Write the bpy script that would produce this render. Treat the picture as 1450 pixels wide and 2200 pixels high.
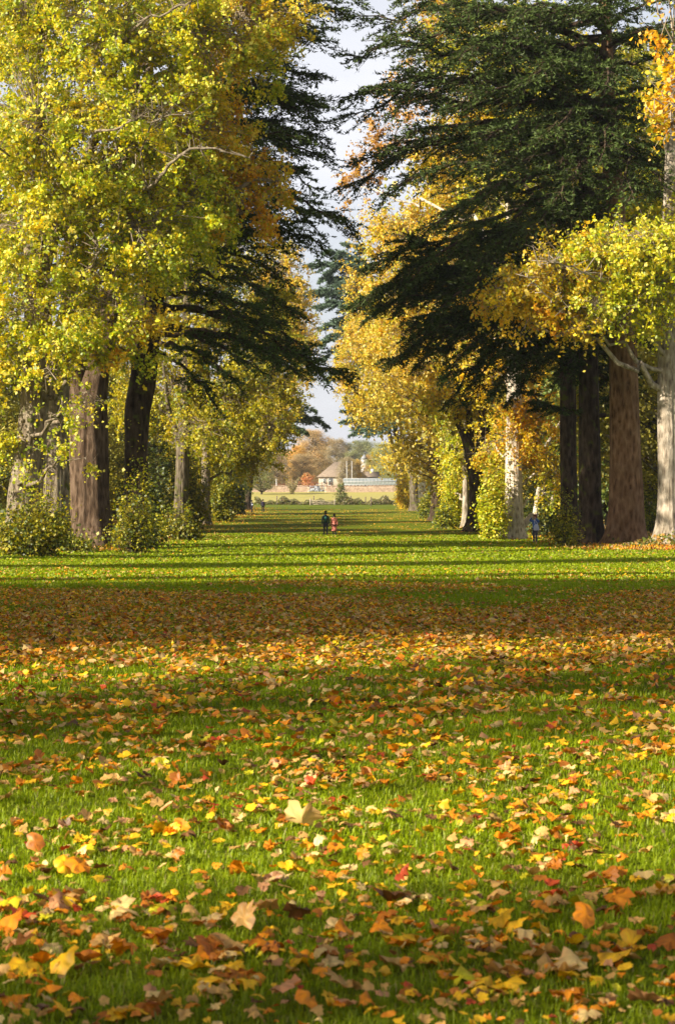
import bpy, bmesh, math, random
import numpy as np
from mathutils import Vector

for o in list(bpy.data.objects):
    bpy.data.objects.remove(o)
SC = bpy.context.scene
COL = SC.collection
PI = math.pi
R = math.radians

# ------------------------------------------------------------------ camera
EYE = 1.7            # eye height above the near lawn (near lawn is z = 0)
FPX, CX, HY = 70 / 24 * 1450, 725.0, 1041.0
cam = bpy.data.cameras.new("camera")
cam.sensor_fit = 'HORIZONTAL'
cam.sensor_width = 24
cam.lens = 70
cam.shift_y = -(1100 - HY) / 1450
cam.clip_start, cam.clip_end = 0.5, 9000
cam.dof.use_dof = True
cam.dof.focus_distance = 38
cam.dof.aperture_fstop = 8.0
camo = bpy.data.objects.new("camera", cam)
COL.objects.link(camo)
camo.location = (0, 0, EYE)
camo.rotation_euler = (PI / 2, 0, 0)
SC.camera = camo

# ------------------------------------------------------------------ world, sun, exposure
SUN_EL = R(28)
SUN_AZ = R(60)                       # the sun stands behind the camera, 60 degrees to its left
world = bpy.data.worlds.new("World")
SC.world = world
world.use_nodes = True
nt = world.node_tree
nt.nodes.clear()
wo = nt.nodes.new('ShaderNodeOutputWorld')
bg = nt.nodes.new('ShaderNodeBackground')
sky = nt.nodes.new('ShaderNodeTexSky')
sky.sky_type = 'NISHITA'
sky.sun_disc = False
sky.sun_elevation = SUN_EL
sky.sun_rotation = PI + SUN_AZ       # clockwise from +Y
sky.air_density, sky.dust_density, sky.ozone_density = 1.0, 2.0, 1.0
tc = nt.nodes.new('ShaderNodeTexCoord')
mp = nt.nodes.new('ShaderNodeMapping')
mp.inputs['Scale'].default_value = (1, 1, 2.6)
nz = nt.nodes.new('ShaderNodeTexNoise')
nz.inputs['Scale'].default_value = 3.2
nz.inputs['Detail'].default_value = 7
nz.inputs['Roughness'].default_value = 0.55
cr = nt.nodes.new('ShaderNodeValToRGB')
cr.color_ramp.elements[0].position = 0.30
cr.color_ramp.elements[0].color = (0.45, 0.45, 0.45, 1)
cr.color_ramp.elements[1].position = 0.68
cr.color_ramp.elements[1].color = (0.98, 0.98, 0.98, 1)
mx = nt.nodes.new('ShaderNodeMixRGB')
mx.inputs[2].default_value = (7.7, 7.7, 8.3, 1)      # lit cloud
nt.links.new(tc.outputs['Generated'], mp.inputs[0])
nt.links.new(mp.outputs[0], nz.inputs[0])
nt.links.new(nz.outputs[0], cr.inputs[0])
sx = nt.nodes.new('ShaderNodeSeparateXYZ')
nt.links.new(tc.outputs['Generated'], sx.inputs[0])
cl = nt.nodes.new('ShaderNodeValToRGB')              # cloud brightness by height: sunlit banks low, unseen overhead sky darkened to cut ambient light
cl.color_ramp.elements[0].position = .30
cl.color_ramp.elements[0].color = (1, 1, 1, 1)
cl.color_ramp.elements[1].position = .62
cl.color_ramp.elements[1].color = (.30, .31, .34, 1)
nt.links.new(sx.outputs[2], cl.inputs[0])
cm = nt.nodes.new('ShaderNodeMixRGB'); cm.blend_type = 'MULTIPLY'; cm.inputs[0].default_value = 1
cm.inputs[1].default_value = (8.2, 8.3, 8.9, 1)
nt.links.new(cl.outputs[0], cm.inputs[2]); nt.links.new(cm.outputs[0], mx.inputs[2])
nt.links.new(cr.outputs[0], mx.inputs[0])
nt.links.new(sky.outputs[0], mx.inputs[1])
nt.links.new(mx.outputs[0], bg.inputs[0])
bg.inputs[1].default_value = 0.055
nt.links.new(bg.outputs[0], wo.inputs[0])

sun = bpy.data.lights.new("sun", 'SUN')
sun.energy = 5.0
sun.angle = R(0.6)
sun.color = (1.0, 0.90, 0.74)
suno = bpy.data.objects.new("sun", sun)
COL.objects.link(suno)
sd = Vector((math.sin(SUN_AZ) * math.cos(SUN_EL), math.cos(SUN_AZ) * math.cos(SUN_EL), -math.sin(SUN_EL)))
suno.rotation_euler = sd.to_track_quat('-Z', 'Y').to_euler()
suno.location = (-60, -60, 60)

SC.view_settings.view_transform = 'Standard'
SC.view_settings.look = 'None'
SC.view_settings.gamma = 1
SC.view_settings.exposure = 1.14
SC.cycles.max_bounces = 7
SC.cycles.diffuse_bounces = 3
SC.cycles.transmission_bounces = 4
SC.cycles.transparent_max_bounces = 8
SC.cycles.glossy_bounces = 2
SC.cycles.use_denoising = True
SC.cycles.sample_clamp_indirect = 6

# ------------------------------------------------------------------ ground shape
_GD = np.array([-200, 12, 25, 40, 60, 85, 115, 146, 200, 268, 330, 400, 425, 442, 520, 560, 700, 1200, 9000], float)
_GG = np.array([1.7, 1.7, 1.78, 2.05, 2.6, 3.2, 3.62, 3.74, 3.76, 3.78, 3.95, 4.38, 4.42, 4.2, 1.95, 1.6, 1.5, 1.2, 0.6])
_dd = np.arange(-200, 9000, 2.0)
_gg = np.interp(_dd, _GD, _GG)
_k = np.hanning(9); _k /= _k.sum()
_gp = np.convolve(np.pad(_gg, 4, mode='edge'), _k, 'valid')

def drop(d):
    return np.interp(d, _dd, _gp)

def gz(x, y):
    x = np.asarray(x, float); y = np.asarray(y, float)
    bump = 0.035 * np.sin(x * 0.55 + 1.3) * np.sin(y * 0.33) + 0.05 * np.sin(x * 0.11 + y * 0.07)
    side = 0.018 * np.clip(np.abs(x - 1) - 13, 0, 40) * (y > 60) * np.clip((y - 60) / 30, 0, 1) * np.clip((330 - y) / 60, 0, 1)
    return EYE - drop(y) + bump * np.clip((y - 20) / 60, 0, 1) + side

_yy = HY + drop(np.arange(6, 520, .5)) * FPX / np.arange(6, 520, .5)

def depth_of(py):                     # depth of the lawn seen at height py
    ds = np.arange(6, 520, .5)
    return float(ds[np.argmin(np.abs(_yy - py))])

def W(px, py, d):
    return np.array([(px - CX) / FPX * d, d, EYE - (py - HY) / FPX * d])

# ------------------------------------------------------------------ object helpers
def tag(o, label=None, cat=None, group=None, kind=None):
    if label: o['label'] = label
    if cat: o['category'] = cat
    if group: o['group'] = group
    if kind: o['kind'] = kind
    return o

def empty(name, loc, label=None, cat=None, group=None):
    o = bpy.data.objects.new(name, None)
    COL.objects.link(o)
    o.location = loc
    o.empty_display_size = 0.3
    return tag(o, label, cat, group)

def put(name, me, parent=None):
    """link a mesh whose vertices are in world space; origin moved to the parent's place"""
    o = bpy.data.objects.new(name, me)
    COL.objects.link(o)
    if parent is not None:
        o.parent = parent
        l = parent.location
        q = parent.parent
        off = np.array([l.x, l.y, l.z])
        while q is not None:
            off = off + np.array(q.location); q = q.parent
        n = len(me.vertices)
        a = np.empty(n * 3, np.float32)
        me.vertices.foreach_get('co', a)
        a = a.reshape(-1, 3) - off.astype(np.float32)
        me.vertices.foreach_set('co', a.ravel())
    return o

def mesh(name, V, F, mat, cols=None, smooth=False):
    """F: list of (k x n) index arrays of one polygon size each, or one array"""
    if not isinstance(F, list): F = [F]
    F = [f for f in F if len(f)]
    me = bpy.data.meshes.new(name)
    V = np.asarray(V, np.float32)
    me.vertices.add(len(V))
    me.vertices.foreach_set('co', V.ravel())
    idx = np.concatenate([np.asarray(f).ravel() for f in F]).astype(np.int32)
    cnt = np.concatenate([np.full(len(f), np.asarray(f).shape[1]) for f in F]).astype(np.int32)
    me.loops.add(len(idx))
    me.loops.foreach_set('vertex_index', idx)
    me.polygons.add(len(cnt))
    st = np.concatenate([[0], np.cumsum(cnt)[:-1]]).astype(np.int32)
    me.polygons.foreach_set('loop_start', st)
    if smooth:
        me.polygons.foreach_set('use_smooth', np.ones(len(cnt), bool))
    if cols is not None:
        ca = me.color_attributes.new('Col', 'FLOAT_COLOR', 'POINT')
        c4 = np.ones((len(V), 4), np.float32)
        c4[:, :3] = cols
        ca.data.foreach_set('color', c4.ravel())
    me.update(calc_edges=True)
    me.materials.append(mat)
    return me

class Acc:
    def __init__(self):
        self.V = []; self.Q = []; self.T = []; self.C = []; self.n = 0
    def add(self, V, Q=None, T=None, C=None):
        V = np.asarray(V, float)
        if Q is not None and len(Q): self.Q.append(np.asarray(Q) + self.n)
        if T is not None and len(T): self.T.append(np.asarray(T) + self.n)
        self.V.append(V)
        if C is not None: self.C.append(np.broadcast_to(C, (len(V), 3)))
        self.n += len(V)
    def mesh(self, name, mat, smooth=False):
        F = []
        if self.Q: F.append(np.concatenate(self.Q))
        if self.T: F.append(np.concatenate(self.T))
        return mesh(name, np.concatenate(self.V), F, mat, np.concatenate(self.C) if self.C else None, smooth)
    # ---- solid shapes
    def box(self, c, s, rz=0, C=None):
        c = np.asarray(c, float); s = np.asarray(s, float) / 2
        k = np.array([[-1,-1,-1],[1,-1,-1],[1,1,-1],[-1,1,-1],[-1,-1,1],[1,-1,1],[1,1,1],[-1,1,1]], float) * s
        a, b = math.cos(rz), math.sin(rz)
        k = np.c_[k[:,0]*a-k[:,1]*b, k[:,0]*b+k[:,1]*a, k[:,2]] + c
        self.add(k, [[0,3,2,1],[4,5,6,7],[0,1,5,4],[1,2,6,5],[2,3,7,6],[3,0,4,7]], C=C)
    def tube(self, P, r, sides=8, flute=0, seed=0, cap=True, C=None, flat=1.0, butt=0):
        P = np.asarray(P, float); r = np.broadcast_to(np.asarray(r, float), (len(P),)).copy()
        n = len(P)
        t = np.gradient(P, axis=0); t /= np.linalg.norm(t, axis=1)[:, None] + 1e-9
        ref = np.array([1.0, 0.03, 0.0]) if abs(t[0][0]) < 0.9 else np.array([0, 0, 1.0])
        u = np.empty_like(P); v = np.empty_like(P)
        cur = ref
        for i in range(n):
            cur = cur - t[i] * cur.dot(t[i]); cur = cur / (np.linalg.norm(cur) + 1e-9)
            u[i] = cur; v[i] = np.cross(t[i], cur)
        a = np.arange(sides) / sides * 2 * PI
        rr = np.repeat(r[:, None], sides, 1)
        if flute:
            rg = np.random.default_rng(seed)
            s = np.concatenate([[0], np.cumsum(np.linalg.norm(np.diff(P, axis=0), axis=1))])
            m = np.zeros((n, sides))
            for k in ((2, 3, 5, 7, 11, 14) if sides < 60 else (2, 3, 5, 7, 11, 14, 17, 21, 25, 29)):
                ph = rg.uniform(0, 2*PI); w = rg.uniform(-.35, .35)
                m += rg.uniform(.3, 1) / k**.45 * np.cos(k * a[None, :] + ph + w * s[:, None] + .8 * np.sin(s[:, None] * rg.uniform(.3, .9) + ph))
            rr = rr * (1 + flute * m)
            if butt:
                rr = rr * (1 + butt*np.exp(-s/.55)[:, None]*(.5+.5*np.cos(5*a+seed))[None, :] + butt*.7*np.exp(-s/1.1)[:, None]*(.5+.5*np.cos(3*a+2.1*seed))[None, :])
        V = P[:, None, :] + rr[..., None] * (np.cos(a)[None, :, None] * u[:, None, :] + flat * np.sin(a)[None, :, None] * v[:, None, :])
        V = V.reshape(-1, 3)
        i = np.arange(n - 1)[:, None] * sides; j = np.arange(sides)[None, :]; j2 = (j + 1) % sides
        Q = np.stack([i + j, i + j2, i + sides + j2, i + sides + j], -1).reshape(-1, 4)
        T = []
        if cap:
            V = np.vstack([V, P[0], P[-1]])
            jj = np.arange(sides)
            T = np.vstack([np.c_[np.full(sides, n*sides), (jj+1) % sides, jj],
                           np.c_[np.full(sides, n*sides+1), (n-1)*sides + jj, (n-1)*sides + (jj+1) % sides]])
        self.add(V, Q, T, C)
    def sticks(self, A, B, r0, r1):
        """thin three-sided branches from A to B, (N x 3) each"""
        A = np.asarray(A, float); B = np.asarray(B, float); N = len(A)
        if N == 0: return
        t = B - A; t /= np.linalg.norm(t, axis=1)[:, None] + 1e-9
        ref = np.where(np.abs(t[:, 2:3]) < .9, [[0, 0, 1.0]], [[1.0, 0, 0]])
        u = np.cross(t, ref); u /= np.linalg.norm(u, axis=1)[:, None] + 1e-9
        v = np.cross(t, u)
        r0 = np.broadcast_to(r0, (N,))[:, None]; r1 = np.broadcast_to(r1, (N,))[:, None]
        V = np.empty((N, 6, 3))
        for k in range(3):
            d = math.cos(k*2*PI/3) * u + math.sin(k*2*PI/3) * v
            V[:, k] = A + d * r0; V[:, 3+k] = B + d * r1
        b = np.arange(N)[:, None] * 6
        Q = np.concatenate([b + np.array([k, (k+1) % 3, 3+(k+1) % 3, 3+k]) for k in range(3)])
        self.add(V.reshape(-1, 3), Q)

def unit(v):
    return v / (np.linalg.norm(v, axis=-1, keepdims=True) + 1e-9)

def curve(A, B, lift=0.0, side=0.0, n=9, rng=None, jit=0.0):
    A = np.asarray(A, float); B = np.asarray(B, float)
    t = np.linspace(0, 1, n)[:, None]
    L = np.linalg.norm(B - A)
    sd_ = unit(np.cross(B - A, [0, 0, 1.0]))
    P = A + (B - A) * t + (np.array([0, 0, 1.0]) * lift * L + sd_ * side * L) * (4 * t * (1 - t)) * .7
    if rng is not None and jit:
        P[1:-1] += rng.normal(0, jit * L / n, (n-2, 3))
    return P

# ------------------------------------------------------------------ materials
def nodes(name):
    m = bpy.data.materials.new(name); m.use_nodes = True
    t = m.node_tree; t.nodes.clear()
    out = t.nodes.new('ShaderNodeOutputMaterial')
    return m, t, out

def solid(name, col, rough=.7, var=.12, scale=20, bump=.0, metal=0, spec=.3):
    m, t, out = nodes(name)
    b = t.nodes.new('ShaderNodeBsdfPrincipled')
    b.inputs['Roughness'].default_value = rough
    b.inputs['Metallic'].default_value = metal
    b.inputs['Specular IOR Level'].default_value = spec
    c = t.nodes.new('ShaderNodeTexCoord'); n = t.nodes.new('ShaderNodeTexNoise')
    n.inputs['Scale'].default_value = scale; n.inputs['Detail'].default_value = 5
    r = t.nodes.new('ShaderNodeValToRGB')
    r.color_ramp.elements[0].position = .3; r.color_ramp.elements[1].position = .7
    r.color_ramp.elements[0].color = [x*(1-var) for x in col] + [1]
    r.color_ramp.elements[1].color = [min(1, x*(1+var)) for x in col] + [1]
    t.links.new(c.outputs['Object'], n.inputs[0]); t.links.new(n.outputs[0], r.inputs[0])
    t.links.new(r.outputs[0], b.inputs['Base Color'])
    if bump:
        bp = t.nodes.new('ShaderNodeBump'); bp.inputs['Strength'].default_value = bump
        bp.inputs['Distance'].default_value = .02
        t.links.new(n.outputs[0], bp.inputs['Height']); t.links.new(bp.outputs[0], b.inputs['Normal'])
    t.links.new(b.outputs[0], out.inputs[0])
    return m

def leafmat(name, trans=.4, tint=False, rough=.55, tgain=(1.25, 1.1, .5), gloss=.035):
    m, t, out = nodes(name)
    a = t.nodes.new('ShaderNodeVertexColor'); a.layer_name = 'Col'
    src = a.outputs[0]
    if tint:
        oi = t.nodes.new('ShaderNodeObjectInfo')
        mu = t.nodes.new('ShaderNodeMixRGB'); mu.blend_type = 'MULTIPLY'; mu.inputs[0].default_value = 1
        t.links.new(src, mu.inputs[1]); t.links.new(oi.outputs['Color'], mu.inputs[2]); src = mu.outputs[0]
    d = t.nodes.new('ShaderNodeBsdfDiffuse')
    g = t.nodes.new('ShaderNodeBsdfGlossy'); g.inputs['Roughness'].default_value = rough
    g.inputs['Color'].default_value = (1, 1, 1, 1)
    tr = t.nodes.new('ShaderNodeBsdfTranslucent')
    tm = t.nodes.new('ShaderNodeMixRGB'); tm.blend_type = 'MULTIPLY'; tm.inputs[0].default_value = 1
    tm.inputs[2].default_value = (*tgain, 1)
    t.links.new(src, d.inputs[0]); t.links.new(src, tm.inputs[1]); t.links.new(tm.outputs[0], tr.inputs[0])
    m1 = t.nodes.new('ShaderNodeMixShader'); m1.inputs[0].default_value = trans
    m2 = t.nodes.new('ShaderNodeMixShader'); m2.inputs[0].default_value = gloss
    t.links.new(d.outputs[0], m1.inputs[1]); t.links.new(tr.outputs[0], m1.inputs[2])
    t.links.new(m1.outputs[0], m2.inputs[1]); t.links.new(g.outputs[0], m2.inputs[2])
    t.links.new(m2.outputs[0], out.inputs[0])
    return m

def bark(name, c0, c1, c2, sc=5.0, moss=0.0, tile=.5):
    """ridged bark: dark furrows c0, ridges c1, pale flakes c2"""
    m, t, out = nodes(name)
    b = t.nodes.new('ShaderNodeBsdfPrincipled'); b.inputs['Roughness'].default_value = .9
    b.inputs['Specular IOR Level'].default_value = .15
    c = t.nodes.new('ShaderNodeTexCoord'); mp = t.nodes.new('ShaderNodeMapping')
    mp.inputs['Scale'].default_value = (sc*2.0, sc*2.0, sc*.62)
    n = t.nodes.new('ShaderNodeTexNoise'); n.inputs['Scale'].default_value = 1; n.inputs['Detail'].default_value = 8
    n.inputs['Roughness'].default_value = .72; n.inputs['Distortion'].default_value = 1.1
    v = t.nodes.new('ShaderNodeTexVoronoi'); v.inputs['Scale'].default_value = 1.1
    big = t.nodes.new('ShaderNodeTexNoise'); big.inputs['Scale'].default_value = .9; big.inputs['Detail'].default_value = 4
    t.links.new(c.outputs['Object'], mp.inputs[0]); t.links.new(mp.outputs[0], n.inputs[0])
    t.links.new(mp.outputs[0], v.inputs[0]); t.links.new(c.outputs['Object'], big.inputs[0])
    mul = t.nodes.new('ShaderNodeMath'); mul.operation = 'MULTIPLY_ADD'
    mul.inputs[1].default_value = .45
    t.links.new(v.outputs['Distance'], mul.inputs[0]); t.links.new(n.outputs[0], mul.inputs[2])
    r = t.nodes.new('ShaderNodeValToRGB'); e = r.color_ramp.elements
    e[0].position = .46; e[0].color = (*c0, 1); e[1].position = .9; e[1].color = (*c2, 1)
    k = e.new(.64); k.color = (*c1, 1)
    t.links.new(mul.outputs[0], r.inputs[0])
    r2 = t.nodes.new('ShaderNodeValToRGB'); r2.color_ramp.elements[0].position = .35; r2.color_ramp.elements[1].position = .7
    r2.color_ramp.elements[0].color = (.68, .66, .6, 1); r2.color_ramp.elements[1].color = (1.12, 1.1, 1.08, 1)
    t.links.new(big.outputs[0], r2.inputs[0])
    mm = t.nodes.new('ShaderNodeMixRGB'); mm.blend_type = 'MULTIPLY'; mm.inputs[0].default_value = 1
    t.links.new(r.outputs[0], mm.inputs[1]); t.links.new(r2.outputs[0], mm.inputs[2])
    src = mm.outputs[0]
    if moss:
        bn = t.nodes.new('ShaderNodeTexNoise'); bn.inputs['Scale'].default_value = 1.7; bn.inputs['Detail'].default_value = 6
        t.links.new(c.outputs['Object'], bn.inputs[0])
        rr = t.nodes.new('ShaderNodeValToRGB'); rr.color_ramp.elements[0].position = .62 - moss*.2; rr.color_ramp.elements[1].position = .7 - moss*.1
        t.links.new(bn.outputs[0], rr.inputs[0])
        mo = t.nodes.new('ShaderNodeMixRGB'); mo.inputs[2].default_value = (.10, .11, .02, 1)
        t.links.new(rr.outputs[0], mo.inputs[0]); t.links.new(src, mo.inputs[1]); src = mo.outputs[0]
    t.links.new(src, b.inputs['Base Color'])
    bp = t.nodes.new('ShaderNodeBump'); bp.inputs['Strength'].default_value = 1; bp.inputs['Distance'].default_value = .14
    t.links.new(mul.outputs[0], bp.inputs['Height']); t.links.new(bp.outputs[0], b.inputs['Normal'])
    t.links.new(b.outputs[0], out.inputs[0])
    return m

M_LIME = bark('pale_bark', (.07, .05, .033), (.21, .165, .115), (.38, .32, .24), 2.2, .25)
M_WHITE = bark('white_bark', (.20, .16, .12), (.58, .49, .38), (.82, .74, .62), 2.6)
M_GREY = bark('grey_bark', (.045, .035, .022), (.12, .095, .065), (.22, .185, .135), 2.0, .35)
M_CEDAR = bark('red_bark', (.028, .018, .011), (.098, .062, .038), (.18, .125, .085), 1.9)
M_CEDAR3 = bark('sunlit_red_bark', (.06, .032, .016), (.21, .112, .055), (.34, .21, .12), 1.9)  # reddish cedar bark, brightened so the right trunk looks partly sunlit
M_CEDAR2 = bark('brown_bark', (.020, .013, .008), (.055, .037, .023), (.12, .085, .058), 1.9, .25)  # mossy brown bark, its dark tone also painting shade on the right-hand trunks
M_TWIG = solid('twig_bark', (.30, .24, .17), .9, .3, 3)
M_DTWIG = solid('dark_twig_bark', (.07, .045, .03), .9, .3, 3)
M_LEAF = leafmat('autumn_leaf', .42)
M_TINT = leafmat('distant_leaf', .35, tint=True)
M_NEEDLE = leafmat('cedar_needle', .12, tgain=(1, 1, .7), gloss=.012)
M_PALE = bark('cream_bark', (.13, .10, .08), (.36, .30, .23), (.56, .49, .40), 2.4)
M_GRASS = leafmat('grass_blade', .38, tgain=(1.1, 1.15, .4), rough=.5, gloss=.015)
M_LITTER = leafmat('fallen_leaf', .22, tgain=(1.1, .9, .6))

# ------------------------------------------------------------------ ground
def ground_material():
    m, t, out = nodes('lawn_soil')
    b = t.nodes.new('ShaderNodeBsdfPrincipled'); b.inputs['Roughness'].default_value = .95
    b.inputs['Specular IOR Level'].default_value = .1
    c = t.nodes.new('ShaderNodeTexCoord')
    n = t.nodes.new('ShaderNodeTexNoise'); n.inputs['Scale'].default_value = .35; n.inputs['Detail'].default_value = 8
    n2 = t.nodes.new('ShaderNodeTexNoise'); n2.inputs['Scale'].default_value = 9; n2.inputs['Detail'].default_value = 6
    r = t.nodes.new('ShaderNodeValToRGB'); e = r.color_ramp.elements
    e[0].position = .3; e[0].color = (.095, .135, .004, 1); e[1].position = .7; e[1].color = (.18, .21, .006, 1)
    r2 = t.nodes.new('ShaderNodeValToRGB'); r2.color_ramp.elements[0].position = .3; r2.color_ramp.elements[1].position = .75
    r2.color_ramp.elements[0].color = (.5, .5, .5, 1); r2.color_ramp.elements[1].color = (1.3, 1.3, 1.2, 1)
    mu = t.nodes.new('ShaderNodeMixRGB'); mu.blend_type = 'MULTIPLY'; mu.inputs[0].default_value = 1
    t.links.new(c.outputs['Object'], n.inputs[0]); t.links.new(c.outputs['Object'], n2.inputs[0])
    t.links.new(n.outputs[0], r.inputs[0]); t.links.new(n2.outputs[0], r2.inputs[0])
    t.links.new(r.outputs[0], mu.inputs[1]); t.links.new(r2.outputs[0], mu.inputs[2])
    sp = t.nodes.new('ShaderNodeSeparateXYZ'); t.links.new(c.outputs['Object'], sp.inputs[0])
    mr = t.nodes.new('ShaderNodeMapRange'); mr.inputs[1].default_value = 436; mr.inputs[2].default_value = 450
    t.links.new(sp.outputs[1], mr.inputs[0])
    fm = t.nodes.new('ShaderNodeMixRGB'); fm.inputs[2].default_value = (.40, .35, .10, 1)     # paler pasture beyond the fence
    t.links.new(mr.outputs[0], fm.inputs[0]); t.links.new(mu.outputs[0], fm.inputs[1])
    t.links.new(fm.outputs[0], b.inputs['Base Color'])
    bp = t.nodes.new('ShaderNodeBump'); bp.inputs['Distance'].default_value = .05
    t.links.new(n2.outputs[0], bp.inputs['Height']); t.links.new(bp.outputs[0], b.inputs['Normal'])
    t.links.new(b.outputs[0], out.inputs[0])
    return m

def build_ground():
    ys = np.concatenate([np.arange(-200, 0, 10), np.arange(0, 140, 1.0), np.arange(140, 560, 3), np.arange(560, 1000, 20), np.array([1000, 1300, 2000, 4000, 8900])])
    xs = np.concatenate([[-3500, -1200, -500, -250, -120], np.arange(-70, 71, 1.5), [120, 250, 500, 1200, 3500]])
    X, Y = np.meshgrid(xs, ys)
    Z = gz(X, Y)
    V = np.stack([X, Y, Z], -1).reshape(-1, 3)
    nx = len(xs); i = np.arange(len(ys)-1)[:, None]*nx; j = np.arange(nx-1)[None, :]
    Q = np.stack([i+j, i+j+1, i+nx+j+1, i+nx+j], -1).reshape(-1, 4)
    tag(put('ground', mesh('ground', V, Q, ground_material(), smooth=True)), kind='structure')
build_ground()

rng = np.random.default_rng(11)

def noise2(x, y, s, seed=0):
    r = np.random.default_rng(seed); v = 0
    for k in range(7):
        a = r.uniform(0, 2*PI); f = r.uniform(.5, 1.8) / s
        v = v + np.sin((x*math.cos(a) + y*math.sin(a)) * f * 2*PI + r.uniform(0, 6.28))
    return v / 7

def sample_view(d0, d1, n, margin=1.5, power=1.0):
    """points on the lawn inside the view wedge, evenly by area, plus a margin at both sides"""
    d = rng.uniform(d0, d1, n*2)
    w = 725/FPX*d + margin
    keep = rng.uniform(0, 1, n*2) < w / w.max()
    d = d[keep][:n]; w = w[keep][:n]
    return rng.uniform(-1, 1, len(d)) * w, d

def build_grass():
    V = []; T = []; C = []; n0 = 0
    for (d0, d1, dens, ln, wd) in ((5.2, 9, 6400, .042, .0042), (9, 15, 3000, .047, .0065), (15, 26, 1100, .052, .011),
                                   (26, 45, 300, .065, .02), (45, 80, 80, .07, .045), (80, 150, 26, .08, .09)):
        area = (725/FPX*(d0+d1) + 3) * (d1-d0)
        x, y = sample_view(d0, d1, int(area*dens))
        N = len(x)
        ok = rng.uniform(0, 1, N) < .72 + .4*noise2(x, y, 1.1, 4)
        x = x[ok]; y = y[ok]; N = len(x)
        z = gz(x, y) - .003
        a = rng.uniform(0, 2*PI, N); L = ln * rng.uniform(.5, 1.35, N) * (1 + .35*noise2(x, y, .8, 5)); w = wd * rng.uniform(.7, 1.3, N)
        lean = rng.uniform(.15, 1.1, N)
        dirx, diry = np.cos(a), np.sin(a)
        b2 = a + PI/2 + rng.normal(0, .5, N)
        p = np.c_[x, y, z]
        side = np.c_[np.cos(b2), np.sin(b2), np.zeros(N)] * w[:, None] * .5
        tip = p + np.c_[dirx*L*lean, diry*L*lean, L]
        mid = p + np.c_[dirx*L*lean*.3, diry*L*lean*.3, L*.6]
        tip[:, 2] -= L*.25*lean
        vv = np.stack([p - side, p + side, mid + side*.85, mid - side*.85, tip], 1).reshape(-1, 3)
        b = np.arange(N)[:, None]*5 + n0
        V.append(vv); T.append(np.concatenate([b + [0, 1, 2], b + [0, 2, 3], b + [3, 2, 4]]))
        g = noise2(x, y, 2.5, 6)[:, None]
        c = np.array([.185, .265, .002]) * (1 + .35*g) + rng.uniform(0, 1, (N, 1)) * np.array([.13, .11, .002])
        dry = rng.uniform(0, 1, N) < .05
        c[dry] = np.array([.32, .27, .09])
        C.append(np.repeat(c, 5, 0)); n0 += 5*N
    me = mesh('grass', np.concatenate(V), np.concatenate(T), M_GRASS, np.concatenate(C))
    tag(put('grass', me), 'short green lawn grass running down the avenue', 'grass', kind='stuff')
build_grass()

# ------------------------------------------------------------------ fallen leaves
def leaf_shape(kind, seed, fine=True):
    """unit leaf (about 1 across) in its own plane: centre fan with lobed outline, curled"""
    r = np.random.default_rng(seed)
    if kind == 'maple':
        tips = [(-90, .40), (-62, .66), (-36, .66), (-10, .90), (8, .76), (26, .84), (42, .70), (58, .90), (76, .76), (90, .98),
                (104, .76), (122, .90), (138, .70), (154, .84), (172, .76), (190, .90), (216, .66), (242, .66)]
        if not fine: tips = [(-90, .35), (-60, .6), (-8, .9), (26, .66), (60, .9), (78, .68), (90, 1.0), (102, .68), (120, .9), (154, .66), (188, .9), (242, .6)]
    else:
        tips = [(a, .56 + .22*math.cos(R(a-90))**2 + (.22 if a == 90 else 0)) for a in range(-90, 270, 30 if fine else 60)]
    P = [(0, 0, 0)]; n = len(tips)
    for a, q in tips:
        q *= r.uniform(.74, 1.14); a += r.uniform(-7, 7)
        P.append((q*.55*math.cos(R(a)), q*.55*math.sin(R(a)), 0))
    P = np.array(P)
    T = [[0, 1+i, 1+(i+1) % n] for i in range(n)]
    if fine:                                     # a middle ring lets the blade curl
        ring = P[1:] * .5
        base = len(P); P = np.vstack([P, ring])
        T = []
        for i in range(n):
            j = (i+1) % n
            T += [[0, base+i, base+j], [base+i, 1+i, 1+j], [base+i, 1+j, base+j]]
    c1, c2 = r.uniform(-1.7, .7), r.uniform(-1.5, .9)
    fo = r.uniform(-.5, .5)*np.abs(P[:, 0]*math.cos(seed) + P[:, 1]*math.sin(seed))
    P[:, 2] = fo + c1*P[:, 0]**2 + c2*P[:, 1]**2 + .3*r.uniform(-1, 1)*P[:, 0]*P[:, 1] + r.normal(0, .055, len(P))
    P[0, 2] -= .03
    if fine:                                     # stalk
        k = len(P)
        P = np.vstack([P, [[-.012, -.1, .0], [.012, -.1, .0], [.05, -.55, .1]]])
        T.append([k, k+1, k+2])
    return P, np.array(T)

FINE = [leaf_shape('maple' if i < 6 else 'oval', i) for i in range(9)]
PAL = {   # real leaf colours, linear
    'tan': (.66, .38, .10), 'cream': (.80, .56, .20), 'orange': (.86, .30, .006), 'yellow': (.90, .52, .008),
    'rust': (.52, .17, .010), 'brown': (.17, .075, .02), 'red': (.58, .08, .015), 'pink': (.66, .32, .13), 'lime': (.62, .56, .01)}
PN = list(PAL); PW = np.array([.22, .11, .20, .20, .11, .07, .02, .04, .03]); PW /= PW.sum()

def leaf_mesh(kind_i, colname, seed):
    P, T = FINE[kind_i]
    r = np.random.default_rng(seed)
    base = np.array(PAL[colname])
    f = 1 + .22*np.clip(r.normal(0, 1, (len(P), 1)), -1.5, 1.5)
    c = base * f
    rim = np.linalg.norm(P[:, :2], axis=1) > .35
    c[rim] = c[rim] * np.array([.92, .78, .8])
    return mesh('fallen_leaf', P, T, M_LITTER, c)

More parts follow.
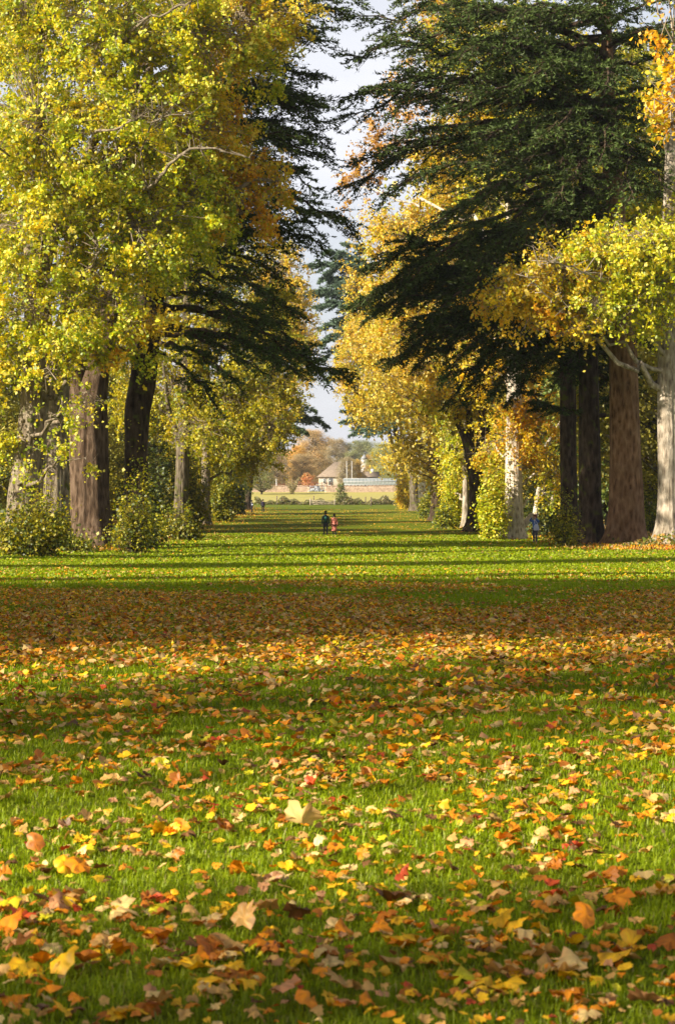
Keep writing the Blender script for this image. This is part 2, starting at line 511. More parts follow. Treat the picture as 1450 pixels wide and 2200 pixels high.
LEAFLIB = {}
def lib(k, cn):
    if (k, cn) not in LEAFLIB:
        LEAFLIB[(k, cn)] = leaf_mesh(k, cn, k*31 + PN.index(cn))
    return LEAFLIB[(k, cn)]

def drop_leaf(px, py, size, cn, k, label, group=None, tilt=None, rz=None, r=random.Random(5)):
    d = depth_of(py) if py < 1900 else EYE*FPX/(py-HY)
    x = (px-CX)/FPX*d
    o = bpy.data.objects.new('fallen_leaf', lib(k, cn)); COL.objects.link(o)
    tx, ty = tilt if tilt else (r.gauss(0, .22), r.gauss(0, .22))
    o.location = (x, d, float(gz(x, d)) + .028 + size*.3*(abs(math.sin(tx))+abs(math.sin(ty))))
    o.rotation_euler = (tx, ty, r.uniform(0, 2*PI) if rz is None else rz)
    o.scale = (size, size, size)
    tag(o, label, 'fallen leaf', group)
    return o

def build_litter():
    r = random.Random(3)
    hero = [
        (650, 1800, .20, 'cream', 0, 'large pale cream leaf standing up in the grass, sharp-pointed, biggest leaf of the middle foreground', (.95, .1), 2.9),
        (140, 1885, .13, 'yellow', 7, 'bright yellow rounded leaf overlapping an orange one near the left edge', (.75, .2), .4),
        (170, 1865, .15, 'orange', 6, 'bright orange leaf leaning on the rounded yellow leaf near the left edge', (.5, -.3), 1.2),
        (135, 2105, .16, 'yellow', 6, 'big orange-yellow folded leaf low in the bottom left corner', (.7, .3), 5.2),
        (100, 2145, .13, 'orange', 8, 'orange leaf lying just under the big folded one in the bottom left corner', (.25, .2), 4.0),
        (75, 1855, .13, 'rust', 6, 'upright reddish-brown leaf beside the left edge', (1.0, -.2), .2),
        (272, 2060, .14, 'orange', 1, 'two-lobed orange leaf alone in the grass near the bottom left', (.5, .3), 2.2),
        (1258, 2005, .14, 'orange', 6, 'glowing orange leaf upright near the right edge in the bottom quarter', (.95, .2), .3),
        (738, 2140, .15, 'tan', 2, 'flat tan lobed leaf at the bottom just right of centre', (.2, .1), 1.1),
        (1388, 2170, .15, 'pink', 3, 'pinkish-tan lobed leaf in the bottom right corner', (.3, .1), 2.5),
        (668, 2180, .13, 'orange', 7, 'orange oval leaf cut by the bottom edge, near the centre', (.5, .2), .9),
        (605, 2155, .13, 'pink', 4, 'pale pinkish leaf near the bottom edge left of centre', (.4, -.3), 4.9),
        (510, 1875, .12, 'orange', 8, 'small vivid orange leaf pointing up in bright grass left of the centre', (.9, .1), 3.0),
        (340, 1786, .11, 'yellow', 7, 'round lemon-yellow leaf in the left middle foreground', (.8, 0), 3.4),
        (725, 1585, .15, 'lime', 0, 'single lime-yellow lobed leaf among brown ones in mid foreground', (.35, 0), 1.4),
        (855, 2085, .14, 'tan', 5, 'long flat buff leaf in the grass at the lower centre', (.1, .1), .1),
        (1435, 1930, .15, 'yellow', 1, 'yellow-tan leaf touching the right edge of the grass', (.4, .2), 2.1),
        (520, 2010, .14, 'tan', 3, 'pale tan leaf turned up on edge in the lower left grass', (.8, .3), 5.4),
        (40, 2060, .15, 'pink', 2, 'dull pink-brown leaf at the lower left edge', (.4, .2), 3.7),
        (645, 1990, .13, 'brown', 4, 'dark brown crumpled leaf in the lower centre grass', (.4, .5), 1.9),
    ]
    for (px, py, s, cn, k, lab, tilt, rz) in hero:
        drop_leaf(px, py, s, cn, k, lab, None, tilt, rz)
    # the next largest: individuals, seen from about six to nine metres
    word = {'tan': 'tan', 'cream': 'pale cream', 'orange': 'orange', 'yellow': 'yellow', 'rust': 'rusty', 'brown': 'dark brown',
            'red': 'red', 'pink': 'pinkish', 'lime': 'lime yellow'}
    used = [(h[0], h[1]) for h in hero]
    n = 0
    while n < 278:
        d = r.uniform(6.15, 8.0)
        if r.random() > d/8.3: continue
        x = r.uniform(-1, 1)*725/FPX*d*1.03
        px, py = CX + x/d*FPX, HY + EYE/d*FPX
        if noise2(np.array([x]), np.array([d]), .9, 8)[0] < -.28 and r.random() < .75: continue
        if any(abs(px-a) < 45 and abs(py-b) < 30 for a, b in used[:20]): continue
        cn = PN[int(np.searchsorted(np.cumsum(PW), r.random()))]
        k = r.choice([0, 1, 2, 3, 4, 5, 6, 7, 8])
        s = r.choice([.06, .07, .08, .09, .10, .12, .135])*r.uniform(.9, 1.1)*(1.1 if k < 6 else .8)
        drop_leaf(px, py, s, cn, k, '%s fallen leaf among the others in the near foreground grass' % word[cn],
                  '%s leaves strewn on the near grass' % word[cn])
        n += 1
    # all the rest as litter
    V = []; T = []; C = []; n0 = 0
    lo = [leaf_shape('maple' if i < 4 else 'oval', 40+i, False) for i in range(6)]
    for (d0, d1, dens, sz, seed) in ((6.0, 8.0, 170, .048, 9), (8.0, 13, 135, .074, 1), (13, 19, 145, .08, 2), (19, 27, 215, .08, 3), (27, 47, 205, .075, 4),
                                     (43, 62, 14, .09, 5), (62, 118, 4, .10, 6), (118, 300, 5, .12, 7)):
        margin = 2.0 if d0 < 60 else 5
        area = (725/FPX*(d0+d1) + 2*margin) * (d1-d0)
        x, y = sample_view(d0, d1, int(area*dens), margin)
        if d0 > 100:
            w = np.abs(x-1) < 17; x = x[w]; y = y[w]
        q = noise2(x, y, 1.6 if d0 < 60 else 9, 8+seed)
        keep = rng.uniform(0, 1, len(x)) < (.75 + 1.3*q if d0 < 19 else (.9+.4*q if d0 < 38 else .4 + 1.6*q))
        if d0 == 27: keep &= rng.uniform(0, 1, len(x)) < np.clip((39.5 + 16*noise2(x, y, 7, 3) + 6*noise2(x, y, 1.5, 4) - y)/9, 0.03, 1)
        x, y = x[keep], y[keep]
        which = rng.integers(0, 6, len(x))
        for k in range(6):
            P, TT = (FINE[k] if d0 < 12 else lo[k])
            s = which == k; N = int(s.sum())
            if not N: continue
            sz_ = sz * rng.uniform(.5, 1.35, N)*(1 if k < 4 else .8)
            a = rng.uniform(0, 2*PI, N); tx = rng.normal(0, .3, N); ty = rng.normal(0, .3, N)
            Q = np.repeat(P[None], N, 0).copy() * sz_[:, None, None]
            Q[:, :, 2] *= rng.uniform(.3, 1.5, N)[:, None]
            y1 = Q[..., 1]*np.cos(tx)[:, None] - Q[..., 2]*np.sin(tx)[:, None]; z1 = Q[..., 1]*np.sin(tx)[:, None] + Q[..., 2]*np.cos(tx)[:, None]
            x1 = Q[..., 0]*np.cos(ty)[:, None] + z1*np.sin(ty)[:, None]; z2 = -Q[..., 0]*np.sin(ty)[:, None] + z1*np.cos(ty)[:, None]
            x2 = x1*np.cos(a)[:, None] - y1*np.sin(a)[:, None]; y2 = x1*np.sin(a)[:, None] + y1*np.cos(a)[:, None]
            gx, gy = x[s], y[s]
            zz = gz(gx, gy) + rng.uniform(.02, .045, N) + sz_*.22*(np.abs(np.sin(tx))+np.abs(np.sin(ty)))
            VV = np.stack([x2 + gx[:, None], y2 + gy[:, None], z2 + zz[:, None]], -1).reshape(-1, 3)
            V.append(VV)
            T.append((TT[None] + (np.arange(N)*len(P))[:, None, None] + n0).reshape(-1, 3)); n0 += N*len(P)
            ci = rng.choice(len(PN), N, p=PW)
            c = np.array([PAL[q_] for q_ in PN])[ci] * rng.uniform(.65, 1.15, (N, 1))
            if d0 > 45: c = c*.6 + np.array([.62, .42, .05])*.4
            C.append(np.repeat(c, len(P), 0))
    # thicker drifts under both rows of trees
    for xc, w in ((-17, 5.0), (19.5, 5.0)):
        N = 16000; P, TT = lo[1]
        y = 100 + 220*rng.uniform(0, 1, N)**1.6; x = xc + rng.normal(0, 1, N)*w*.6
        a = rng.uniform(0, 2*PI, N); sz_ = .13*rng.uniform(.6, 1.4, N)
        X2 = (P[:, 0]*np.cos(a)[:, None] - P[:, 1]*np.sin(a)[:, None])*sz_[:, None] + x[:, None]
        Y2 = (P[:, 0]*np.sin(a)[:, None] + P[:, 1]*np.cos(a)[:, None])*sz_[:, None] + y[:, None]
        Z2 = P[:, 2]*sz_[:, None]*2 + (gz(x, y) + rng.uniform(.03, .12, N))[:, None] + P[:, 0]*rng.normal(0, .4, N)[:, None]*sz_[:, None]
        V.append(np.stack([X2, Y2, Z2], -1).reshape(-1, 3)); T.append((TT[None] + (np.arange(N)*len(P))[:, None, None] + n0).reshape(-1, 3)); n0 += N*len(P)
        ci = rng.choice(len(PN), N, p=PW); C.append(np.repeat(np.array([PAL[q_] for q_ in PN])[ci]*rng.uniform(.6, 1.1, (N, 1)), len(P), 0))
    me = mesh('leaf_litter', np.concatenate(V), np.concatenate(T), M_LITTER, np.concatenate(C))
    tag(put('leaf_litter', me), 'carpet of brown, orange and yellow fallen leaves over the lawn', 'leaf litter', kind='stuff')
build_litter()

# ------------------------------------------------------------------ foliage
PALS = {
    'limeyellow': [(.72, .67, .006), (.54, .58, .006), (.36, .45, .006), (.84, .66, .008), (.22, .30, .005), (.88, .80, .12), (.47, .53, .006)],
    'yellow': [(.82, .60, .008), (.80, .52, .006), (.66, .56, .008), (.44, .46, .006), (.86, .68, .07), (.40, .30, .01)],
    'gold': [(.84, .62, .06), (.82, .54, .03), (.86, .70, .16), (.70, .46, .015), (.58, .56, .02), (.46, .50, .02), (.40, .32, .02)],
    'orange': [(.82, .46, .006), (.84, .56, .01), (.70, .34, .006), (.66, .52, .01), (.5, .46, .01)],
    'rusty': [(.62, .34, .05), (.70, .44, .08), (.50, .26, .05), (.40, .24, .08)],
    'olive': [(.48, .44, .005), (.36, .38, .005), (.56, .44, .005), (.20, .25, .004), (.62, .54, .01)],
    'thicket': [(.40, .38, .005), (.24, .27, .005), (.12, .16, .005), (.52, .44, .01), (.08, .11, .005), (.30, .26, .01)],
    'green': [(.12, .18, .008), (.22, .26, .01), (.32, .34, .01), (.07, .11, .005), (.50, .46, .02)],
    'dark': [(.05, .08, .015), (.08, .12, .02), (.14, .17, .02), (.04, .06, .015), (.22, .22, .03)],
    'neutral': [(.9, .9, .9), (.7, .74, .7), (.55, .55, .5), (1., .92, .8), (.42, .45, .4)],
}

def noise3(P, s, seed=0):
    r = np.random.default_rng(seed); v = 0
    for k in range(8):
        q = unit(r.normal(0, 1, 3)); v = v + np.sin(P @ q * (2*PI*r.uniform(.5, 1.4)/s) + r.uniform(0, 6.28))
    return v/3.0

def leaves(acc, cen, size, base, cols, rg, out=None, up=.25):
    """one folded four-cornered leaf for every centre"""
    N = len(cen)
    n = rg.normal(0, 1, (N, 3)); n = unit(n) + np.array([0, 0, up])
    if out is not None: n = n + out*.5
    n = unit(n)
    t = unit(np.cross(n, rg.normal(0, 1, (N, 3))))
    t[:, 2] -= .25; t = unit(t)
    b = unit(np.cross(n, t))
    L = (size * (.6 + rg.gamma(3., .14, N)).clip(.5, 1.6))[:, None]
    w = L * rg.uniform(.36, .5, (N, 1))
    p0 = cen - t*L*.5; p1 = cen + b*w + n*L*.1 - t*L*.05; p2 = cen + t*L*.55; p3 = cen - b*w + n*L*.1 - t*L*.05
    V = np.stack([p0, p1, p2, p3], 1).reshape(-1, 3)
    Q = np.arange(N*4).reshape(-1, 4)
    acc.add(V, Q, C=np.repeat(cols, 4, 0))

def trunk_tube(acc, spec, d, seed, sides=90, flare=.22, flute=.045, to_ground=True):
    """spec: (px, py, width px) from the base up"""
    P = np.array([W(a, b, d) for a, b, w in spec]); r = np.array([w*d/FPX/2 for a, b, w in spec])
    if to_ground:
        P[0, 2] = gz(P[0, 0], P[0, 1]) - .15
    s = np.concatenate([[0], np.cumsum(np.linalg.norm(np.diff(P, axis=0), axis=1))])
    n = max(8, int(s[-1]/.3)); t = np.linspace(0, s[-1], n)
    # smooth
    Q = np.stack([np.interp(t, s, P[:, k]) for k in range(3)], 1); rr = np.interp(t, s, r)
    k = np.hanning(7); k /= k.sum()
    for c in (0, 1):
        Q[:, c] = np.convolve(np.pad(Q[:, c], 3, mode='edge'), k, 'valid')
    rr = np.convolve(np.pad(rr, 3, mode='edge'), k, 'valid')
    if to_ground:
        rr = rr * (1 + flare*np.exp(-t/.75) + .12*np.exp(-t/2.5))
    acc.tube(Q, rr, sides, flute=flute, seed=seed, butt=.45 if to_ground else 0)
    return Q, rr

class Tree:
    def __init__(self, name, label, cat, px, py, d=None, group=None, seed=1, bark_=None, twig=None):
        self.d = depth_of(py) if d is None else d
        x = (px-CX)/FPX*self.d
        self.base = np.array([x, self.d, float(gz(x, self.d))])
        self.root = empty(name, tuple(self.base), label, cat, group)
        self.rg = np.random.default_rng(seed); self.seed = seed
        self.bark = bark_; self.twig = twig or M_TWIG
        self.ta = Acc(); self.stems = []
    def stem(self, spec, ground=True, **k):
        Q, rr = trunk_tube(self.ta, spec, self.d, self.seed + len(self.stems), to_ground=ground, **k)
        self.stems.append((Q, rr))
    def near_stem(self, target, up=.45):
        best = None
        for Q, rr in self.stems:
            h = np.hypot(Q[:, 0]-target[0], Q[:, 1]-target[1])
            want = target[2] - up*h
            i = int(np.argmin(np.abs(Q[:, 2]-want) + .6*h))
            c = float(abs(Q[i, 2]-want[i]) + .6*h[i])
            if best is None or c < best[0]: best = (c, Q[i], rr[i])
        return best[1], best[2]
    def finish_trunk(self):
        put('trunk', self.ta.mesh('trunk', self.bark, True), self.root)

def broad(name, label, px, py, stems, lobes, pal='limeyellow', leaf=.2, rho=230, d=None, bark_=M_LIME, seed=1, twigs=True,
          cat='tree', group=None, mat=None, limbs=True, clump=.62, stemkw={}, thin=.0, fronts=()):
    """lobes: (px, py, depth offset, rx px, ry px[, palette[, density]])"""
    T = Tree(name, label, cat, px, py, d, group, seed, bark_)
    for i, s in enumerate(stems):
        T.stem(s, ground=(i == 0), **stemkw)
    T.finish_trunk()
    rg = T.rg
    for li, (w0, w1, pts) in enumerate(fronts):           # pale limbs that show between the leaves
        P = np.array([W(a, b, T.d+c_) for a, b, c_ in pts]); t = np.linspace(0, len(P)-1, len(P)*5)
        P = np.stack([np.interp(t, np.arange(len(P)), P[:, k]) for k in range(3)], 1)
        k_ = np.hanning(7)[1:-1]; k_ /= k_.sum()
        P = np.stack([np.convolve(np.pad(P[:, k], 2, mode='edge'), k_, 'valid') for k in range(3)], 1) + rg.normal(0, .05, P.shape)
        b = Acc(); b.tube(P, np.linspace(w0, w1, len(P)), 8, flute=.06, seed=li)
        n_ = len(P)*2; k = rg.integers(3, len(P), n_); E = P[k] + rg.normal(0, 1, (n_, 3))*[.9, .7, .7] + [0, 0, .3]
        b.sticks(P[k], (P[k]+E)/2+rg.normal(0, .12, (n_, 3)), .03, .02); 
        put('limb', b.mesh('limb', bark_, True), T.root)
    la = Acc(); ta = Acc(); s_ = T.d/FPX
    for li, lb in enumerate(lobes):
        lx, ly, dd, rx, ry = lb[:5]
        p = PALS[lb[5] if len(lb) > 5 and lb[5] else pal]; den = lb[6] if len(lb) > 6 else 1
        d2 = T.d + dd
        c = W(lx, ly, d2); rad = np.array([rx*d2/FPX, rx*d2/FPX*.85, ry*d2/FPX])
        A, ra = T.near_stem(c)
        if limbs:
            P = curve(A, c, .10, rg.uniform(-.08, .08), 10, rg, .35)
            r0 = min(ra*.55, .05 + .018*np.linalg.norm(c-A)) 
            b = Acc(); b.tube(P, np.linspace(r0, r0*.28, 10), 8, flute=.05, seed=li)
            put('limb', b.mesh('limb', bark_, True), T.root)
        nl = int(rho*den*PI*rad[0]*rad[2])
        per = 42
        nc = max(14, int(nl*1.6)//per)
        dr = unit(rg.normal(0, 1, (nc, 3)))
        rr = rg.uniform(0, 1, nc)**.42
        # knobbly outline
        k = 1 + .22*np.sin(dr[:, 0]*5+li)*np.sin(dr[:, 2]*6+2*li) + .12*np.sin(dr[:, 1]*9+dr[:, 2]*8)
        cc = c + dr*rad*(rr*k)[:, None]
        gp = noise3(cc, 2.3, T.seed) + .45*noise3(cc, 1.1, T.seed+1)
        keepc = (gp > thin) | (rg.uniform(0, 1, nc) < .12)
        cc = cc[keepc]; dr = dr[keepc]; nc = len(cc)
        # branch out to every clump
        tb = rg.uniform(.15, .85, nc)[:, None]
        anchor = c + (cc-c)*tb*.25 + rg.normal(0, .3, (nc, 3))
        mid = anchor + (cc-anchor)*.55 + rg.normal(0, .18, (nc, 3)) + [0, 0, .25]
        if twigs:
            th = rg.uniform(0, 1, nc) < .75
            ta.sticks(anchor[th], mid[th], .035, .02); ta.sticks(mid[th], cc[th], .02, .009)
            # fine twigs
            e = cc[th] + rg.normal(0, clump*.8, (int(th.sum()), 3)); ta.sticks(cc[th], e, .009, .004)
            e = mid[th] + rg.normal(0, clump*.9, (int(th.sum()), 3)); ta.sticks(mid[th], e, .010, .004)
        # leaves in the clumps
        idx = rg.integers(0, nc, nl)
        dens = rg.gamma(1.1, 1, nc)+.08; idx = rg.choice(nc, nl, p=dens/dens.sum())
        mt = 5
        tw = unit(rg.normal(0, 1, (nc, mt, 3)) + dr[:, None, :]*.8 + [0, 0, -.15])*(clump*rg.uniform(.9, 2.6, (nc, mt, 1)))
        ti = rg.integers(0, mt, nl); u_ = rg.uniform(.0, 1.05, nl)[:, None]
        cen = cc[idx] + tw[idx, ti]*u_ - np.array([0, 0, .18])*u_*u_ + rg.normal(0, .10, (nl, 3))
        if twigs:
            s3 = rg.uniform(0, 1, nc) < .6
            for q_ in range(3):
                ta.sticks(cc[s3], cc[s3] + tw[s3, q_]*.9, .010, .004)
        cl = rg.integers(0, len(p), nc)
        pa = np.array(p)
        w = rg.uniform(0, 1, nl) < .45
        ci = np.where(w, cl[idx], rg.integers(0, len(p), nl))
        col = pa[ci]*rg.uniform(.75, 1.15, (nl, 1))
        leaves(la, cen, leaf, None, col, rg, out=unit(cen-c))
    if ta.n: put('twigs', ta.mesh('twigs', T.twig), T.root)
    put('crown', la.mesh('crown', mat or M_LEAF), T.root)
    return T

def cedar_limb(la, ta, S, E, rg, lift=.08, dens=1.0, tone=1.0, wide=.40, r0=.16, bare=.15, tuft=.2, tip_droop=0.04, cool=0.0):
    L = np.linalg.norm(E-S)
    P = curve(S, E, lift, rg.uniform(-.06, .06), 14, rg, .22)
    if tip_droop:
        u = np.linspace(0, 1, 14); P[:, 2] -= tip_droop*L*np.clip(u-.6, 0, 1)**2*4
    ta.tube(P, np.linspace(r0, .025, 14), 7, flute=.05, seed=int(rg.integers(1e6)))
    n2 = int(L*7.5*dens)
    t = np.sort(rg.uniform(bare, 1.0, n2)); s = t*13
    i = np.clip(s.astype(int), 0, 12); f = (s-i)[:, None]
    O = P[i]*(1-f) + P[i+1]*f
    fw = unit(P[i+1]-P[i])
    h = unit(np.cross(fw, [0, 0, 1.0]))
    sg = np.where(np.arange(n2) % 2 == 0, 1, -1)[:, None]
    a = (R(62) - R(34)*t + rg.normal(0, .16, n2))[:, None]
    D = unit(fw*np.cos(a) + h*sg*np.sin(a) + np.array([0, 0, 1.0])*rg.normal(-.12, .17, (n2, 1)))
    prof = np.minimum(1, (t-bare)/.25+.35)*np.power(np.clip(1.06-t, 0, 1), .62)
    L2 = np.maximum(.45, wide*L*prof*rg.uniform(.6, 1.15, n2))
    L2 = np.minimum(L2, 4.2)
    droop = rg.uniform(.04, .16, n2)
    # points along the secondary
    def at2(k, u):
        return O[k] + D[k]*(L2[k]*u)[:, None] - np.array([0, 0, 1.0])*(droop[k]*L2[k]*u*u)[:, None]
    k = np.arange(n2)
    ta.sticks(O, at2(k, np.full(n2, .5)), .028, .018); ta.sticks(at2(k, np.full(n2, .5)), at2(k, np.ones(n2)), .018, .006)
    c3 = np.maximum(3, (L2/.15*dens).astype(int))
    k3 = np.repeat(k, c3); u = rg.uniform(.12, 1.0, len(k3))
    O3 = at2(k3, u)
    D2 = D[k3] - np.array([0, 0, 1.0])*(2*droop[k3]*u)[:, None]
    h3 = unit(np.cross(D2, [0, 0, 1.0])); s3 = rg.choice([-1, 1], len(k3))[:, None]
    a3 = rg.normal(R(46), .25, len(k3))[:, None]
    D3 = unit(D2*np.cos(a3) + h3*s3*np.sin(a3) + np.array([0, 0, 1.0])*rg.normal(.0, .16, (len(k3), 1)))
    L3 = np.minimum(.85, .22 + .6*(1-u)*rg.uniform(.5, 1.2, len(k3)))
    c4 = np.maximum(3, (L3/.075).astype(int))
    k4 = np.repeat(np.arange(len(k3)), c4); N = len(k4)
    q = rg.uniform(0, 1, N)
    B = O3[k4] + D3[k4]*(L3[k4]*q)[:, None]
    dr = unit(D3[k4]*.9 + rg.normal(0, .55, (N, 3)) + [0, 0, .22])
    le = tuft*1.15*rg.uniform(.6, 1.25, N); wd = unit(np.cross(dr, rg.normal(0, 1, (N, 3)) + [0, 0, .6]))*(le*rg.uniform(.15, .26, N))[:, None]
    V = np.stack([B - wd, B + wd, B + dr*le[:, None]], 1).reshape(-1, 3)
    g = rg.uniform(.7, 1.3, (N, 1))*tone*(1+.35*rg.normal(0, 1, len(k3)))[k4][:, None].clip(.5, 1.7)
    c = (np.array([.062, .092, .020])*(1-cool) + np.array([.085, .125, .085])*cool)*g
    la.add(V, None, np.arange(N*3).reshape(-1, 3), C=np.repeat(c, 3, 0))

def cedar(name, label, px, py, stems, limbs, d=None, seed=1, bark_=M_CEDAR, auto=(), dens=1.0, tone=1.0, cool=0.0, tuft=.2,
          cat='tree', group=None):
    """limbs: (start px, py, tip px, py, tip depth offset[, lift[, bare]])"""
    T = Tree(name, label, cat, px, py, d, group, seed, bark_)
    for i, s in enumerate(stems): T.stem(s, ground=(i == 0))
    T.finish_trunk(); rg = T.rg
    la = Acc()
    for lm in limbs:
        sx, sy, ex, ey, dd = lm[:5]
        lift = lm[5] if len(lm) > 5 else .08; bare = lm[6] if len(lm) > 6 else .15
        A = W(sx, sy, T.d)
        E = W(ex, ey, T.d+dd)
        ta = Acc()
        L = np.linalg.norm(E-A)
        cedar_limb(la, ta, A, E, rg, lift, dens, tone, .42, .07+.014*L, bare, tuft, cool=cool)
        put('limb', ta.mesh('limb', M_CEDAR2, True), T.root)
    for (z0, z1, n, l0, l1, rise, az0, az1) in auto:      # heights above the base, lengths, azimuth range in degrees
        for j in range(n):
            z = z0 + (z1-z0)*(j+.5)/n
            Q, rr = T.stems[0]
            i = int(np.argmin(np.abs(Q[:, 2]-(T.base[2]+z))))
            az = R(rg.uniform(az0, az1)); L = rg.uniform(l0, l1)
            A = Q[i]; E = A + np.array([math.cos(az)*L, math.sin(az)*L, rise*L + rg.normal(0, .05*L)])
            ta = Acc(); cedar_limb(la, ta, A, E, rg, .06, dens, tone, .38, .06+.012*L, .15, tuft, cool=cool)
            put('limb', ta.mesh('limb', M_CEDAR2, True), T.root)
    put('crown', la.mesh('crown', M_NEEDLE), T.root)
    return T

def bush(name, label, px, py, rx, h, pal, leaf=.17, rho=300, d=None, seed=1, cat='bush', group=None, lobes=None, up=.5):
    """a thicket of shoots: py is the foot, h the height in px"""
    T = Tree(name, label, cat, px, py, d, group, seed, M_GREY)
    rg = T.rg; s_ = T.d/FPX; la = Acc(); ta = Acc()
    Rx, H = rx*s_, h*s_
    n = int(40 + Rx*H*9)
    a = rg.uniform(0, 2*PI, n); q = np.sqrt(rg.uniform(0, 1, n))
    foot = T.base + np.c_[np.cos(a)*q*Rx*.45, np.sin(a)*q*Rx*.45, np.full(n, -.05)]
    hh = H*1.25*np.sqrt(np.clip(1-(q*.92)**2, .05, 1))*rg.uniform(.3, 1.12, n)*(1+.25*np.sin(3*a+seed))
    top = T.base + np.c_[np.cos(a)*q*Rx, np.sin(a)*q*Rx*.9, hh]
    mid = (foot+top)/2 + rg.normal(0, .1, (n, 3)); mid[:, 2] += .1*H
    ta.sticks(foot, mid, .022, .015); ta.sticks(mid, top, .015, .005)
    nl = int(rho*PI*Rx*H*1.15)
    k = rg.integers(0, n, nl); u = rg.uniform(.0, 1, nl)**.75
    cen = np.where((u < .5)[:, None], foot[k]+(mid[k]-foot[k])*(u*2)[:, None], mid[k]+(top[k]-mid[k])*((u-.5)*2)[:, None])
    cen = cen + rg.normal(0, .26, (nl, 3))*np.array([1.2, 1.2, .8])
    cen[:, 2] = np.maximum(cen[:, 2], T.base[2]+.05)
    pa = np.array(PALS[pal]); cl = rg.integers(0, len(pa), n)
    ci = np.where(rg.uniform(0, 1, nl) < .4, cl[k], rg.integers(0, len(pa), nl))
    leaves(la, cen, leaf, None, pa[ci]*rg.uniform(.7, 1.15, (nl, 1)), rg, out=unit(cen-T.base), up=up)
    put('stems', ta.mesh('stems', M_DTWIG), T.root)
    put('foliage', la.mesh('foliage', M_LEAF), T.root)
    return T

# ================================================================== the avenue, left row
broad('lime_tree', 'big yellow-green lime with a pale ridged trunk at the left edge', 48, 1186,
      [[(48, 1186, 72), (52, 1060, 66), (66, 960, 62), (75, 850, 58), (84, 740, 58), (80, 600, 54), (70, 440, 44), (66, 300, 34), (70, 120, 20), (75, -150, 8)],
       [(80, 640, 34), (105, 540, 26), (160, 400, 22), (220, 260, 18), (260, 100, 8)]],
      [(70, 40, -3, 190, 170), (250, 70, -4, 190, 170), (420, 60, -2, 170, 130), (530, 50, 0, 120, 100, 'yellow'), (560, 150, 1, 70, 60, None, .7), (600, 45, 1, 60, 55, 'yellow', .7), (90, 270, -5, 190, 170), (280, 290, -5, 180, 160),
       (410, 300, -1, 130, 130, 'yellow'), (100, 480, -4, 170, 140), (290, 480, -4, 160, 120), (410, 430, -1, 120, 110),
       (80, 650, -3, 140, 90), (230, 640, -4, 130, 80), (170, 740, -4, 110, 50), (300, 700, -4, 70, 45, 'yellow'),
       (-10, 800, -2, 30, 90, None, .8), (-10, 950, -1, 28, 90, None, .8), (120, 800, -4, 80, 40, None, .5), (280, 760, -3, 70, 40, None, .5), (180, 860, -4, 50, 25, None, .25), (120, 890, -4, 60, 30, None, .4), (130, 985, -4, 75, 32, None, .35), (60, 1010, -3, 30, 30, None, .3), (200, 760, -3, 70, 40, 'orange', .6),
       (-120, 350, 0, 180, 220), (-80, 700, 0, 130, 200), (20, 130, 4, 110, 110), (40, 330, 4, 110, 110), (180, 380, 4, 120, 90), (20, 500, 3, 80, 90)],
      'limeyellow', .175, 250, d=104, bark_=M_LIME, seed=21, group='yellow limes of the avenue', thin=.12, clump=.5,
      fronts=((.13, .04, [(215, 460, -1), (270, 425, -4), (340, 390, -7), (375, 335, -8.5), (430, 312, -9), (540, 340, -9)]), (.10, .03, [(120, 330, -2), (180, 285, -6), (270, 270, -8.5), (330, 230, -9)]),
              (.09, .03, [(240, 120, -3), (300, 45, -7), (400, 10, -8.5), (430, -20, -9)]), (.08, .03, [(160, 620, -3), (215, 545, -7), (200, 500, -8.5)]), (.08, .02, [(60, 400, -3), (20, 330, -8), (-60, 290, -9)]), (.07, .02, [(330, 480, -3), (300, 330, -7), (330, 250, -8.5), (420, 240, -9)])))

broad('maple_tree', 'orange-tipped maple standing between the pale lime and the big red cedar trunk', 120, 1180,
      [[(120, 1180, 56), (122, 1000, 50), (124, 850, 48), (140, 700, 42), (190, 500, 34), (280, 300, 24), (340, 60, 10)]],
      [(470, 260, -2, 70, 80, 'orange'), (530, 340, -2, 75, 65, 'orange'), (565, 440, -3, 52, 75, 'orange', .8), (500, 430, -3, 80, 60, 'orange'), (600, 390, -3, 30, 40, 'orange', .6),
       (440, 500, -2, 70, 50, 'limeyellow'), (350, 560, -1, 90, 55, 'limeyellow'), (460, 140, 1, 70, 60, 'orange'), (350, 380, 2, 120, 100)],
      'yellow', .18, 240, d=108, bark_=M_LIME, seed=5, group=None, thin=.08, clump=.5)

